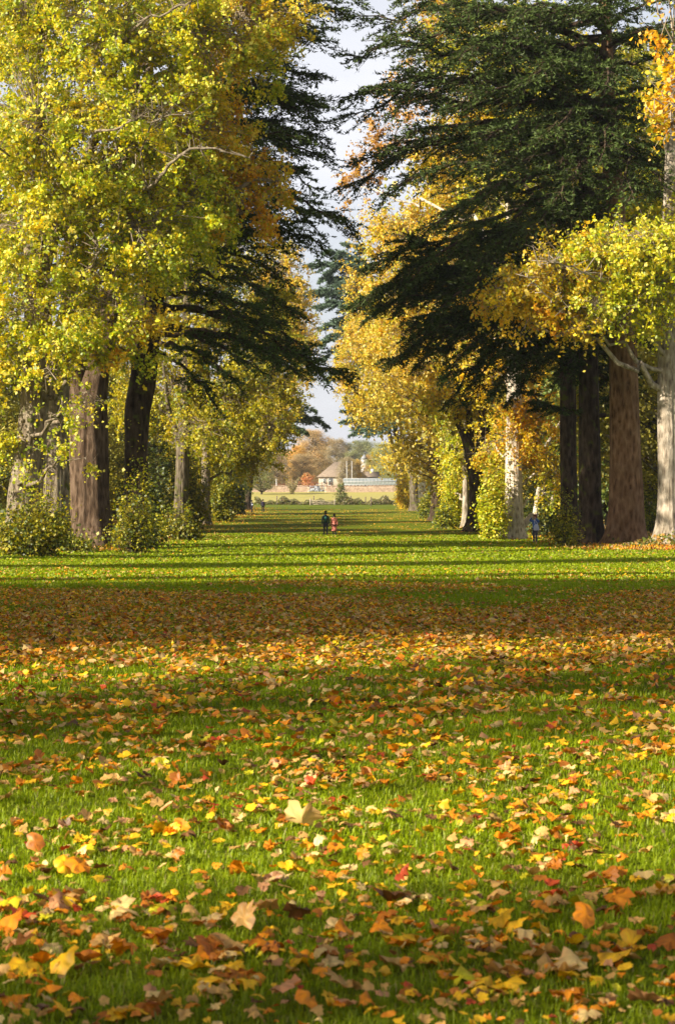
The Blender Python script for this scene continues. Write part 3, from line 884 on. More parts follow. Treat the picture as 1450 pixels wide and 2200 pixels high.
cedar('cedar_tree', 'dark cedar with the widest reddish trunk, forking low at the left of the avenue', 196, 1176,
      [[(196, 1176, 84), (194, 1080, 78), (190, 960, 80), (190, 880, 78), (208, 800, 52), (224, 740, 44), (250, 600, 40), (270, 400, 34), (290, 150, 24), (300, -150, 8)],
       [(178, 900, 48), (160, 800, 42), (150, 700, 36), (150, 500, 26), (140, 200, 10)]],
      [(285, 60, 735, 12, 5), (285, 90, 765, -20, 8), (285, 120, 700, 75, 3, .03), (285, 150, 640, 110, -2), (280, 200, 720, 250, 5, .10), (280, 260, 690, 205, 9, .06), (275, 230, 650, 190, 0, .10), (275, 280, 715, 335, 4, .12),
       (270, 330, 660, 290, -1, .08), (268, 350, 685, 395, 4, .13), (265, 400, 640, 350, 8, .08), (262, 440, 755, 480, 6, .10), (262, 470, 650, 440, 1, .10), (262, 500, 700, 530, 9, .12), (285, 20, 600, -60, -3), (285, 60, 690, -60, 4),
       (285, 100, 560, 90, -3), (270, 300, 560, 300, -3), (262, 430, 560, 470, 2), (285, 40, 645, 45, 7), (280, 180, 690, 150, 7, .06), (280, 200, 705, 215, 2, .08), (278, 240, 660, 320, 6, .12), (272, 280, 700, 300, 7, .10), (265, 400, 715, 450, 2, .12), (268, 380, 620, 400, 6, .1), (284, 100, 620, 130, 4), (284, 40, 715, 45, 1), (262, 450, 600, 520, 5, .1)],
      d=113, seed=7, bark_=M_CEDAR, auto=((24, 40, 10, 5, 9, 0, 60, 300),), dens=.72, group='dark cedars of the avenue')

cedar('cedar_tree', 'second dark cedar, with low dark boughs hanging over the left side of the lawn', 292, 1180,
      [[(292, 1180, 50), (292, 1080, 46), (292, 960, 48), (294, 880, 56), (300, 800, 36), (306, 700, 36), (312, 560, 32), (318, 350, 24), (325, 100, 10)],
       [(305, 900, 30), (322, 820, 28), (330, 740, 26), (345, 600, 22), (360, 400, 8)]],
      [(310, 640, 610, 690, -2, .14, .35), (312, 670, 660, 740, 4, .12, .30), (312, 560, 560, 610, -4, .18, .3), (310, 700, 640, 790, -1, .10, .3), (312, 690, 745, 803, 7, .03, .35),
       (315, 540, 620, 600, 4, .16, .3), (312, 600, 520, 700, -5, .2, .3), (308, 720, 560, 790, -3, .12, .35), (310, 740, 520, 830, -5, .15, .35), (318, 480, 600, 560, 2, .14, .3), (310, 650, 690, 800, 2, .14, .4), (310, 600, 650, 670, 6, .14, .4),
       (318, 420, 590, 470, 5, .1), (318, 760, 470, 880, -3, .2, .5), (320, 300, 570, 380, 5)],
      d=115, seed=9, bark_=M_CEDAR2, dens=.68, tone=1.1, group='dark cedars of the avenue')

broad('lime_tree', 'olive lime with a forked trunk rising from a low bush, third back on the left', 388, 1153,
      [[(388, 1153, 30), (390, 1060, 28), (393, 980, 28), (395, 940, 32), (398, 880, 22), (400, 700, 18), (405, 500, 8)],
       [(388, 960, 16), (375, 920, 12), (362, 880, 10), (350, 780, 5)]],
      [(360, 640, 2, 110, 110), (470, 560, 3, 110, 100), (470, 720, 1, 110, 90), (380, 830, 1, 90, 70), (500, 850, 0, 90, 70), (570, 650, 3, 60, 80, None, .8), (300, 850, 3, 70, 80), (440, 920, -2, 70, 45), (250, 700, 4, 90, 120), (340, 500, 4, 110, 90)],
      'olive', .18, 270, bark_=M_GREY, seed=31, group='olive limes behind the left cedars')
broad('lime_tree', 'slim olive lime with a dark trunk pale at its foot, fourth back on the left', 442, 1127,
      [[(440, 1127, 20), (442, 1060, 18), (443, 960, 17), (444, 850, 15), (446, 600, 8)]],
      [(460, 880, 2, 70, 60), (540, 820, 3, 80, 80), (580, 920, 2, 55, 60), (480, 960, 1, 60, 45), (560, 720, 3, 80, 80), (610, 830, 3, 40, 60, None, .8), (400, 960, 4, 60, 60), (550, 990, 3, 50, 40)],
      'olive', .19, 260, bark_=M_LIME, seed=33, group='olive limes behind the left cedars')
broad('beech_tree', 'tall golden tree glowing behind the left cedar boughs, far down the avenue', 512, 1104,
      [[(512, 1104, 18), (513, 1000, 15), (530, 850, 13), (560, 700, 9), (590, 560, 4)]],
      [(610, 570, 2, 45, 50), (620, 650, 2, 62, 60), (640, 730, 1, 48, 50), (590, 720, 3, 60, 60), (570, 620, 3, 40, 50), (640, 800, 0, 32, 38, None, .8), (560, 800, 2, 60, 50), (610, 870, 2, 45, 40, 'yellow'), (560, 930, 2, 60, 50, 'olive')],
      'gold', .21, 240, bark_=M_GREY, seed=35, group=None)
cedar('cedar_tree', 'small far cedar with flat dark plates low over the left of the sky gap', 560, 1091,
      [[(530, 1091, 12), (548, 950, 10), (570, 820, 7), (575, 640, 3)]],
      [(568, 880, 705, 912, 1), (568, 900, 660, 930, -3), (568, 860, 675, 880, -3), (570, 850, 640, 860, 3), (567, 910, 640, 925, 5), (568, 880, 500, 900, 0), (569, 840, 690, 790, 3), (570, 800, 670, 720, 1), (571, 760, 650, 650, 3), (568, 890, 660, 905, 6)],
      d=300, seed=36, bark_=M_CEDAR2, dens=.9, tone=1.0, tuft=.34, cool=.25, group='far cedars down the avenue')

# ================================================================== the avenue, right row
broad('lime_tree', 'yellow lime with a smooth pale trunk cut off by the right edge', 1440, 1180,
      [[(1440, 1180, 52), (1438, 1060, 46), (1436, 900, 44), (1434, 760, 42), (1436, 600, 36), (1440, 400, 28), (1445, 100, 12)],
       [(1430, 760, 8), (1405, 715, 7), (1360, 690, 6), (1320, 680, 4), (1280, 688, 2)]],
      [(1120, 620, -2, 80, 45, 'yellow'), (1160, 700, -3, 50, 25, 'orange', .8), (1250, 710, -3, 55, 25, 'yellow', .8), (1080, 640, -3, 45, 35, 'yellow', .7), (1380, 520, -5, 80, 60), (1200, 580, -3, 110, 70, 'yellow'), (1180, 660, -2, 80, 38, 'yellow', .8), (1300, 560, -3, 110, 90), (1290, 660, -4, 70, 40), (1400, 600, -4, 90, 90), (1440, 520, -2, 60, 55), (1420, 700, -3, 45, 30, None, .6),
       (1060, 660, -2, 35, 40, 'orange', .5), (1540, 500, 0, 100, 200), (1520, 250, 9, 90, 160)],
      'limeyellow', .18, 330, d=112, bark_=M_PALE, seed=41, group='yellow limes of the avenue', thin=-.05, clump=.6,
      fronts=((.06, .02, [(1260, 720, -2), (1180, 640, -5), (1130, 590, -6)]), (.06, .02, [(1350, 640, -2), (1270, 590, -6), (1200, 560, -7), (1150, 570, -7)])))
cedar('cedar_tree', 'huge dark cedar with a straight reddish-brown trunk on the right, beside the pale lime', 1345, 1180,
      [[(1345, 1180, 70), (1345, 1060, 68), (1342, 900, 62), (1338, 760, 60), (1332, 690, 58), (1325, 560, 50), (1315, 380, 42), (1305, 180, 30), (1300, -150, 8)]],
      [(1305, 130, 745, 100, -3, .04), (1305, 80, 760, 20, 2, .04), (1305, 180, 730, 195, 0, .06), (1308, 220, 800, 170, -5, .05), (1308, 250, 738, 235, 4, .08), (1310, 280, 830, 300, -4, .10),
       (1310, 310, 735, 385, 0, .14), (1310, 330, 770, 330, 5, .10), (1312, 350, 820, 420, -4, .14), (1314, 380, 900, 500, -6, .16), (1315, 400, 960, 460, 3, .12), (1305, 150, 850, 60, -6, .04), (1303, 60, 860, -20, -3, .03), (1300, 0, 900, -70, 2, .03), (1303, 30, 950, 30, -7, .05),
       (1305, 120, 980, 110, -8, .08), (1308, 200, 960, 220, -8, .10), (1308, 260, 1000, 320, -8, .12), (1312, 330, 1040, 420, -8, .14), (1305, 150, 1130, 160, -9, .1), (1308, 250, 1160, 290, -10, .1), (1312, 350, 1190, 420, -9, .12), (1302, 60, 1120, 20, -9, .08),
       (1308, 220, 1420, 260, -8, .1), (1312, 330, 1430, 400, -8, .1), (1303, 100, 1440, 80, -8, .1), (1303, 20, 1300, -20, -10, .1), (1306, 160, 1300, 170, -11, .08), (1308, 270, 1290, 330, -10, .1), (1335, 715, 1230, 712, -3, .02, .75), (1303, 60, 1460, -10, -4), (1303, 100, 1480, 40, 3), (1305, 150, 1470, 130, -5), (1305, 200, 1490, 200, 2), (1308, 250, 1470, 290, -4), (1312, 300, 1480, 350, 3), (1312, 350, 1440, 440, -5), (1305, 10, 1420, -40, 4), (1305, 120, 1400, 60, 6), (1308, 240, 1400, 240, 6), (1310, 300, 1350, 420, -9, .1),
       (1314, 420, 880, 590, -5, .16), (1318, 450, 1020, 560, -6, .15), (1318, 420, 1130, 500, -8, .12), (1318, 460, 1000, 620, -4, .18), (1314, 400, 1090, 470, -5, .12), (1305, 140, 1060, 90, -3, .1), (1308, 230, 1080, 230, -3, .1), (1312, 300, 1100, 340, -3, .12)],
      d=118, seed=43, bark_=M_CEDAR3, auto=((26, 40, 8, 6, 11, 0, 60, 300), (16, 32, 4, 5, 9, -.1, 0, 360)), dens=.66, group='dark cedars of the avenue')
cedar('cedar_tree', 'shaded cedar with a mossy grey-brown trunk and drooping black-green boughs, right of the photographer', 1268, 1182,
      [[(1268, 1182, 50), (1268, 1060, 46), (1266, 900, 44), (1264, 760, 42), (1262, 640, 40), (1258, 450, 32), (1255, 200, 14)]],
      [(1262, 560, 880, 700, -4, .14), (1262, 580, 860, 650, 3, .12), (1262, 600, 935, 740, -2, .16), (1262, 620, 900, 770, 3, .14), (1263, 640, 960, 800, -4, .16), (1263, 660, 880, 740, 4, .14), (1263, 660, 960, 855, -1, .22), (1264, 680, 1000, 850, 4, .2), (1264, 690, 1060, 840, -4, .18),
       (1262, 600, 1050, 690, -6, .12), (1263, 650, 1080, 750, -7, .12), (1264, 700, 1120, 800, -6, .12), (1264, 720, 1090, 860, 1, .2), (1264, 700, 1200, 740, -7, .1), (1262, 630, 1180, 690, -7, .1), (1264, 730, 1180, 850, -3, .15), (1262, 540, 1000, 610, 0, .14), (1300, 892, 1120, 835, -2, -.08, .3),
       (1264, 760, 1380, 800, 4, .1), (1264, 720, 1400, 730, 5, .1), (1264, 780, 1330, 880, 7, .1), (1264, 700, 1250, 790, 8, .1), (1262, 500, 850, 590, 4, .13), (1262, 560, 800, 660, 6, .12), (1263, 600, 770, 640, 8, .10), (1263, 640, 840, 760, 7, .14), (1262, 520, 790, 560, 7, .12)],
      d=120, seed=45, bark_=M_CEDAR2, dens=1.0, tone=.8, group='dark cedars of the avenue')
broad('lime_tree', 'shadowed lime trunk with yellow leaves behind the cedar boughs, left of the mossy trunk', 1222, 1172,
      [[(1222, 1172, 34), (1222, 1060, 34), (1220, 900, 34), (1218, 700, 32), (1210, 450, 24), (1200, 150, 10)]],
      [(1130, 120, 6, 140, 120), (1000, 90, 7, 110, 80), (1250, 180, 6, 130, 120), (1180, 280, 6, 140, 110), (1050, 270, 8, 120, 90, 'yellow'), (1350, 260, 6, 120, 130), (1220, 420, 6, 130, 90), (1100, 420, 7, 110, 80), (1350, 430, 6, 110, 90), (970, 340, 9, 90, 80, 'yellow'), (960, 20, 9, 70, 70, 'orange'),
       (1240, 205, -8, 45, 35, None, .8), (1180, 235, -8, 30, 30, None, .8), (1010, 60, -9, 45, 40, 'orange', .9), (890, 60, -9, 30, 30, 'orange', .6), (1060, 200, -9, 35, 30, 'yellow', .7), (930, 300, -9, 35, 30, 'gold', .6), (1130, 310, -9, 35, 25, None, .7), (1270, 470, -8, 50, 30, 'yellow', .8), (1150, 480, -8, 40, 25, 'yellow', .7), (1380, 430, -8, 45, 40, None, .8), (1340, 130, -7, 35, 40, None, .7),
       (1200, 620, 7, 120, 80, 'olive'), (1330, 620, 7, 110, 90, 'olive')],
      'limeyellow', .18, 200, bark_=M_CEDAR2, d=130, seed=47, group='yellow limes of the avenue')
broad('plane_tree', 'tree with a bright whitish trunk and orange leaf sprays, just left of the photographer', 1104, 1157,
      [[(1104, 1157, 40), (1104, 1060, 35), (1104, 960, 35), (1104, 870, 33), (1105, 760, 28), (1100, 600, 20), (1090, 420, 8)]],
      [(1105, 930, -1.5, 30, 50, 'orange', .45), (1160, 930, 0, 55, 60, 'orange', .9), (1185, 1010, 0, 45, 60, 'yellow', .8), (1140, 870, 1, 60, 40, 'orange'), (1180, 1060, 0, 25, 30, 'limeyellow', .7), (1090, 880, -1, 40, 30, 'orange', .6), (1060, 800, 3, 70, 60, 'yellow'), (1150, 770, 4, 80, 60, 'yellow'), (1000, 700, 4, 80, 80, 'gold'), (1100, 640, 5, 100, 70), (960, 590, 5, 80, 80, 'gold'), (1060, 960, 5, 40, 60, 'yellow', .8),
       (830, 300, 8, 80, 90, 'rusty', .35), (900, 200, 8, 80, 80, 'rusty', .3), (775, 400, 9, 50, 60, 'rusty', .3), (950, 380, 8, 80, 70, 'gold', .6), (980, 460, 6, 80, 70, 'gold'), (880, 500, 7, 80, 70, 'gold'), (1240, 900, 8, 60, 80, 'olive'), (1240, 1020, 9, 50, 60, 'green', .8)],
      'yellow', .175, 260, bark_=M_WHITE, seed=49)
broad('lime_tree', 'brown many-forked trunk under golden leaves, left of the bright whitish trunk', 1025, 1142,
      [[(1022, 1142, 40), (1024, 1090, 32), (1022, 1030, 28), (1018, 990, 34), (1008, 960, 22), (995, 930, 15), (980, 900, 13), (975, 860, 8)],
       [(1024, 1010, 24), (1034, 960, 22), (1038, 900, 20), (1030, 780, 14), (1010, 600, 5)], [(1030, 980, 18), (1048, 940, 15), (1052, 890, 12), (1060, 760, 5)], [(1012, 970, 16), (1010, 920, 15), (1004, 860, 12), (980, 720, 5)]],
      [(960, 850, 1, 60, 45, 'yellow'), (930, 800, 2, 70, 60), (880, 720, 3, 80, 70), (960, 720, 3, 80, 70), (850, 620, 3, 70, 70), (900, 560, 4, 80, 80), (1010, 870, 0, 45, 40, 'yellow', .7), (830, 500, 4, 60, 55, None, .7), (1000, 780, 2, 70, 60, 'yellow')],
      'gold', .18, 280, bark_=M_CEDAR2, seed=51, group='golden trees of the right row')
broad('lime_tree', 'short pale trunk peeping out left of the many-forked trunk', 1001, 1134,
      [[(1000, 1134, 13), (1000, 1060, 12), (999, 960, 9), (996, 850, 4)]],
      [(985, 900, 2, 40, 40), (996, 980, -1, 22, 45), (970, 960, 4, 22, 50), (966, 1040, 4, 18, 45)], 'limeyellow', .19, 250, bark_=M_PALE, seed=52, group='golden trees of the right row')
broad('lime_tree', 'rugged brown trunk in shade under golden foliage, midway along the right row', 941, 1119,
      [[(941, 1119, 28), (938, 1050, 24), (932, 980, 23), (925, 930, 17), (915, 850, 9), (890, 650, 4)], [(936, 1000, 14), (948, 950, 11), (952, 880, 8), (950, 780, 4)]],
      [(900, 850, 1, 50, 40, 'yellow'), (850, 830, 2, 55, 50), (900, 780, 2, 60, 50), (830, 740, 3, 60, 55), (800, 660, 3, 50, 55), (770, 600, 3, 28, 35, None, .6), (960, 850, 1, 45, 50, 'yellow'), ],
      'gold', .20, 250, bark_=M_CEDAR2, seed=53, group='golden trees of the right row')
broad('plane_tree', 'leaning white trunk streaked with orange moss, far along the right row', 912, 1101,
      [[(912, 1101, 18), (908, 1060, 18), (904, 1020, 17), (909, 980, 14), (912, 930, 9), (905, 800, 4)]],
      [(850, 870, 2, 35, 35), (900, 850, 2, 35, 35), (820, 830, 2, 35, 35), (790, 780, 2, 35, 40, 'gold'), (760, 760, 2, 30, 35, 'gold', .8), (870, 700, 4, 70, 60, 'gold')], 'yellow', .23, 220, bark_=M_WHITE, seed=55, group='golden trees of the right row')
broad('lime_tree', 'grey split trunk beside the leaning white one, far along the right row', 891, 1098,
      [[(893, 1098, 20), (889, 1050, 19), (886, 1000, 19), (886, 950, 15), (880, 850, 6)]],
      [(760, 840, 2, 35, 40, 'yellow'), (735, 800, 3, 28, 30, 'gold', .7), (790, 870, 1, 35, 35, 'yellow'), (740, 730, 3, 28, 25, 'gold', .7), (780, 700, 3, 40, 40, 'gold')], 'yellow', .23, 220, bark_=M_GREY, seed=56, group='golden trees of the right row')
broad('lime_tree', 'dark leaning double trunk at the far end of the right row, beside the yellow bush', 862, 1086,
      [[(866, 1086, 20), (862, 1040, 18), (852, 990, 14), (840, 950, 11), (830, 900, 5)], [(864, 1050, 14), (868, 990, 13), (864, 930, 10), (850, 850, 5)]],
      [(800, 900, 1, 30, 22), (840, 880, 1, 35, 30), (770, 890, 1, 25, 25, 'yellow', .8)], 'limeyellow', .24, 220, bark_=M_CEDAR2, seed=57, group='golden trees of the right row')
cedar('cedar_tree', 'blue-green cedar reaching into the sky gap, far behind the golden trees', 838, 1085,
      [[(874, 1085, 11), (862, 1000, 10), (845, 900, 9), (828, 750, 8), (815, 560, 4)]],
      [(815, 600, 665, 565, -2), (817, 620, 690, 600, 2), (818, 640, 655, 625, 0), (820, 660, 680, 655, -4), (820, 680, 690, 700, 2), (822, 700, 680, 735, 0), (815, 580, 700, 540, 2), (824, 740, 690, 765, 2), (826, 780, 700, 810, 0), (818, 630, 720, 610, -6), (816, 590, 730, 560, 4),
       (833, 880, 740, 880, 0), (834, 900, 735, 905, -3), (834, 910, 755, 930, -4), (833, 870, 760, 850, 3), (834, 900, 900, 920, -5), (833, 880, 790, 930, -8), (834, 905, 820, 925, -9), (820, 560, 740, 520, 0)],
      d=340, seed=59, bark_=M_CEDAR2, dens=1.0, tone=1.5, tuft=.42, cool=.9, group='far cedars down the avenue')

# near tree off the right edge whose branch hangs in at the top corner
broad('maple_tree', 'orange-leaved branch tip of a near maple hanging into the top right corner', 2150, 1230,
      [[(2150, 1230, 130), (2140, 900, 110), (2120, 500, 90), (2080, 100, 60), (2000, -500, 20)]],
      [(1445, 60, 0, 62, 110, 'orange', .9), (1470, 200, 0, 75, 110, 'orange'), (1440, 260, -1, 40, 50, 'orange', .8), (1620, 120, 0, 180, 220, 'orange', .5)],
      'orange', .13, 170, d=58, bark_=M_LIME, seed=61, clump=.36)

# ================================================================== bushes at the feet of the trees
BG = 'leafy shoots round the feet of the avenue trees'
bush('bush', 'round yellow-green bush at the foot of the pale leaning lime, left edge', 66, 1194, 92, 108, 'thicket', .14, 420, seed=71, group=BG)
bush('bush', 'low dark undergrowth between the left bush and the big red trunk', 165, 1186, 40, 40, 'green', .14, 260, seed=72, group=BG)
bush('bush', 'tall shaded bush wrapping the second cedar trunk on the left', 284, 1188, 46, 125, 'thicket', .14, 260, seed=73, group=BG)
bush('bush', 'straggling yellow-green shoots climbing in front of the second cedar trunk', 300, 1187, 38, 190, 'limeyellow', .14, 75, d=109, seed=90, group=BG)
bush('bush', 'thin leafy shoots climbing between the pale lime and the maple trunk', 95, 1188, 40, 170, 'limeyellow', .14, 60, d=101, seed=91, group=BG)
bush('bush', 'dark skirt of leaves right of the second cedar trunk', 308, 1186, 32, 60, 'dark', .15, 330, d=107, seed=79, group=BG)
bush('bush', 'rounded olive bush at the foot of the third trunk on the left', 386, 1162, 46, 58, 'thicket', .16, 300, seed=74, group=BG)
bush('bush', 'tall orange-olive bush behind the third trunk on the left', 405, 1142, 45, 150, 'thicket', .19, 170, seed=75, group=BG)
bush('bush', 'olive bush on the lawn edge beyond the slim trunk', 478, 1122, 36, 95, 'thicket', .2, 230, seed=76, group=BG)
bush('bush', 'dark bush at the tree line next to the far walkers', 510, 1106, 15, 70, 'dark', .22, 240, seed=77, group=BG)
bush('bush', 'black-green holly thicket between the second and third trunks on the left', 322, 1158, 42, 185, 'dark', .18, 190, seed=78, group=BG)
bush('bush', 'shaded round bush in front of the mossy trunk, right of the photographer', 1212, 1189, 27, 84, 'thicket', .12, 480, d=114, seed=81, group=BG)
bush('bush', 'tall yellow bush against the left side of the bright whitish trunk', 1060, 1158, 28, 150, 'limeyellow', .17, 300, seed=82, group=BG)
bush('bush', 'bright green-yellow bush left of the many-forked trunk', 972, 1133, 20, 110, 'limeyellow', .19, 280, seed=83, group=BG)
bush('bush', 'dark green mound below the bright green-yellow bush', 955, 1136, 20, 45, 'green', .18, 320, seed=84, group=BG)
bush('bush', 'small dark bush at the foot of the leaning white trunk', 918, 1112, 16, 45, 'green', .2, 320, seed=85, group=BG)
bush('bush', 'golden-yellow bush at the far end of the right row', 868, 1094, 17, 66, 'yellow', .24, 260, seed=86, group=BG)
bush('bush', 'low green undergrowth behind the two big right trunks', 1395, 1172, 40, 90, 'green', .16, 180, d=135, seed=87, group=BG)
bush('bush', 'black-green shrub behind the photographer', 1165, 1152, 44, 150, 'dark', .17, 230, seed=88, group=BG)

# ================================================================== woodland behind both rows: copies of two trees
def proto_tree(seed, h=20, rx=7, leaf=.20, n=52000, pal='neutral', name='woodland_tree'):
    rg = np.random.default_rng(seed)
    root = empty(name, (0, 0, 0))
    ta = Acc()
    zt = np.linspace(-.3, h*.8, 14)
    P = np.c_[np.cumsum(rg.normal(0, .12, 14)), np.cumsum(rg.normal(0, .12, 14)), zt]
    ta.tube(P, .42*(1-zt/h*.9)*(1+.5*np.exp(-zt)), 12, flute=.05, seed=seed)
    nc = 420
    z = h*rg.uniform(.12, 1, nc); t = z/h
    rad = rx*np.sqrt(np.clip(1-((t-.5)/.55)**2, 0.03, 1))
    a = rg.uniform(0, 2*PI, nc); q = rg.uniform(.2, 1, nc)**.6
    lump = 1 + .25*np.sin(3*a+seed) * np.cos(z*.8)
    cc = np.c_[np.cos(a)*rad*q*lump, np.sin(a)*rad*q*lump, z]
    j = np.clip((np.clip(z - q*rad*.5, 1.5, h*.75)/(h*.8)*13).astype(int), 0, 13)
    m = (P[j] + cc)/2 + [0, 0, .4]
    ta.sticks(P[j], m, .09, .05); ta.sticks(m, cc, .05, .015)
    put('trunk', ta.mesh('trunk', M_GREY, False), root)
    dens = rg.gamma(1.6, 1, nc); k = rg.choice(nc, n, p=dens/dens.sum())
    cen = cc[k] + rg.normal(0, .75, (n, 3))*[1, 1, .65]
    pa = np.array(PALS[pal]); cl = rg.integers(0, len(pa), nc)
    ci = np.where(rg.uniform(0, 1, n) < .5, cl[k], rg.integers(0, len(pa), n))
    la = Acc(); leaves(la, cen, leaf, None, pa[ci]*rg.uniform(.75, 1.1, (n, 1)), rg, out=unit(cen-[0, 0, h*.5]))
    put('crown', la.mesh('crown', M_TINT), root)
    return root

def copy_tree(src, parent=None):
    c = src.copy(); COL.objects.link(c)
    if parent is not None: c.parent = parent
    for ch in list(src.children): copy_tree(ch, c)
    return c

PROTO = [proto_tree(101), proto_tree(102, 18, 8), proto_tree(103, 22, 6), proto_tree(104, 19, 7.5, .30, 15000), proto_tree(105, 19, 7.5, .28, 6000)]
USED = set()
def place(k, px, d, hm, col, label, cat='tree', group=None, wide=1.0, X=None, name=None, rz=None):
    o = PROTO[k] if k not in USED else copy_tree(PROTO[k])
    USED.add(k)
    x = (px-CX)/FPX*d if X is None else X
    s = hm/(20, 18, 22, 19, 19)[k]
    o.location = (x, d, float(gz(x, d)) - .1)
    o.rotation_euler = (0, 0, (d*1.7+x) if rz is None else rz); o.scale = (s*wide, s*wide, s)
    for ch in o.children: ch.color = (*col, 1)
    tag(o, label, cat, group)
    if name: o.name = name
    return o

GRN, OLV, DRK, YLW, TAN = (.20, .30, .04), (.46, .42, .05), (.09, .14, .03), (.75, .58, .06), (.62, .42, .22)
WL, WR = 'woodland trees behind the left row', 'woodland trees behind the right row'
spec = [
 (0, -60, 150, 17, OLV, 'olive woodland tree filling the left edge behind the pale lime', WL), (1, 60, 165, 15, GRN, 'green woodland tree showing between the pale lime and the orange maple', WL),
 (2, 170, 150, 14, OLV, 'olive tree behind the big red cedar trunk', WL), (0, 260, 175, 13, DRK, 'dark tree behind the gap right of the red cedar trunk', WL),
 (1, 330, 200, 13, OLV, 'olive tree behind the forked third trunk on the left', WL), (2, 400, 220, 13, YLW, 'sunny yellow tree glimpsed behind the slim trunk on the left', WL),
 (0, 440, 250, 13, OLV, 'olive tree behind the left row near the far walkers', WL), (1, 455, 290, 12, GRN, 'green tree at the far end of the left row', WL), (2, 495, 340, 13, OLV, 'loose olive tree ending the left row', WL),
 (0, 150, 240, 22, YLW, 'yellow tree high behind the left row', WL),
 (1, 1420, 150, 20, GRN, 'green tree behind the pale trunk at the right edge', WR), (2, 1310, 160, 21, GRN, 'green tree between the mossy trunk and the reddish trunk', WR), (0, 1500, 140, 26, OLV, 'olive tree filling the right edge behind the lime', WR),
 (1, 1230, 175, 17, OLV, 'olive tree behind the photographer', WR), (2, 1150, 190, 22, YLW, 'yellow tree behind the bright whitish trunk', WR), (0, 1120, 215, 22, YLW, 'yellow tree between the whitish and the many-forked trunks', WR),
 (1, 1065, 240, 21, OLV, 'olive tree behind the many-forked trunk', WR), (2, 1035, 280, 22, YLW, 'yellow tree far behind the right row', WR), (0, 990, 330, 16, DRK, 'dark tree behind the far end of the right row', WR),
 (1, 1380, 165, 40, OLV, 'very tall olive tree whose top shows behind the right cedar', WR), (2, 938, 350, 9, DRK, 'low dark tree between the far trunks of the right row', WR), (2, 1380, 200, 30, YLW, 'tall yellow tree high behind the right cedars', WR), (0, 1180, 230, 32, YLW, 'tall yellow tree high behind the cedar gap on the right', WR), (1, 1050, 200, 27, YLW, 'tall yellow tree right of the golden crowns', WR),
]
for (k, px, d, hm, c, lab, g) in spec:
    place(k, px, d, hm, c, lab, 'tree', g)

# the avenue goes on beside and behind the camera: trees outside the picture that shade the lawn
for i, (X, Y, h, wd, k) in enumerate(((-20, 22.4, 28, .80, 1), (-21, 14.2, 26, .78, 2), (-19, 4.6, 24, .46, 4), (-20, -5, 22, .24, 4), (-20, 36.5, 22, .24, 2), (-22, 58, 24, .6, 2), (-24, 80, 22, .34, 2))):
    place(k, 0, Y, h, YLW, 'avenue tree beside the lawn outside the picture, casting its shade across the grass', 'tree', 'avenue trees outside the picture', wd, X=X)

# ================================================================== far end: field, fences, wall, buildings
M_WOOD = solid('weathered_wood', (.17, .125, .085), .85, .3, 8)
M_PALEWOOD = solid('pale_wood', (.36, .30, .21), .85, .25, 8)
M_STONE = solid('field_wall_stone', (.40, .29, .21), .9, .35, 2.2, .6)
M_HOUSE = solid('house_stone', (.38, .33, .26), .9, .12, 1.5)
M_ROOF = solid('roof_tile', (.22, .17, .125), .9, .25, 2.5, .4)
M_WHITE_P = solid('white_paint', (.58, .57, .55), .6, .05, 3)
M_DARKG = solid('window_glass', (.05, .06, .07), .15, .1, 3, spec=.6)
M_SLATE = solid('slate', (.28, .29, .31), .8, .15, 4)
M_FRAME = solid('white_frame', (.38, .39, .39), .5, .05, 3)
M_REDWOOD = solid('red_brown_wood', (.23, .09, .055), .85, .25, 6)
def glassmat():
    m, t, out = nodes('greenhouse_glass')
    b = t.nodes.new('ShaderNodeBsdfPrincipled'); b.inputs['Base Color'].default_value = (.34, .38, .37, 1)
    b.inputs['Roughness'].default_value = .12; b.inputs['Alpha'].default_value = .75
    t.links.new(b.outputs[0], out.inputs[0]); return m
M_GLASS = glassmat()

def G(px, d): 
    x = (px-CX)/FPX*d
    return x, float(gz(x, d))

# field fence posts
for i, (px, d, h, lab) in enumerate(((595, 446, 1.6, 'leftmost dark post of the field fence, above the walkers'), (674, 446, 1.6, 'dark fence post left of the young tree, above the gate'),
                                (754, 446, 1.55, 'dark fence post just right of the young tree'), (785, 446, 1.3, 'thin short fence post below the greenhouse'), (833, 446, 1.4, 'dark fence post nearest the yellow bush on the right'),
                                (797, 402, 1.9, 'lone brown post standing on the lawn, in front of the field fence'))):
    x, z = G(px, d)
    r = empty('fence_post', (x, d, z), lab, 'fence post', 'posts of the field fence')
    a = Acc(); a.tube([(x, d, z-.3), (x, d, z+h*.5), (x+.02, d, z+h-.1), (x+.02, d, z+h)], [.13, .125, .12, .07], 8, flute=.04, seed=i)
    put('post', a.mesh('post', M_WOOD), r)
    a = Acc(); a.box((x, d-.14, z+h*.75), (.05, .03, .12)); put('staple_block', a.mesh('staple_block', M_PALEWOOD), r)
x0, z0 = G(560, 446); x1, z1 = G(850, 446)
r = empty('wire_fence', (x0, 446, z0), 'thin wires strung between the field fence posts', 'wire fence')
for h in (.45, .85, 1.25):
    a = Acc(); a.tube([(x0 + (x1-x0)*t, 446-.13, float(gz(x0+(x1-x0)*t, 446))+h) for t in np.linspace(0, 1, 20)], .012, 4); put('wire', a.mesh('wire', M_SLATE), r)

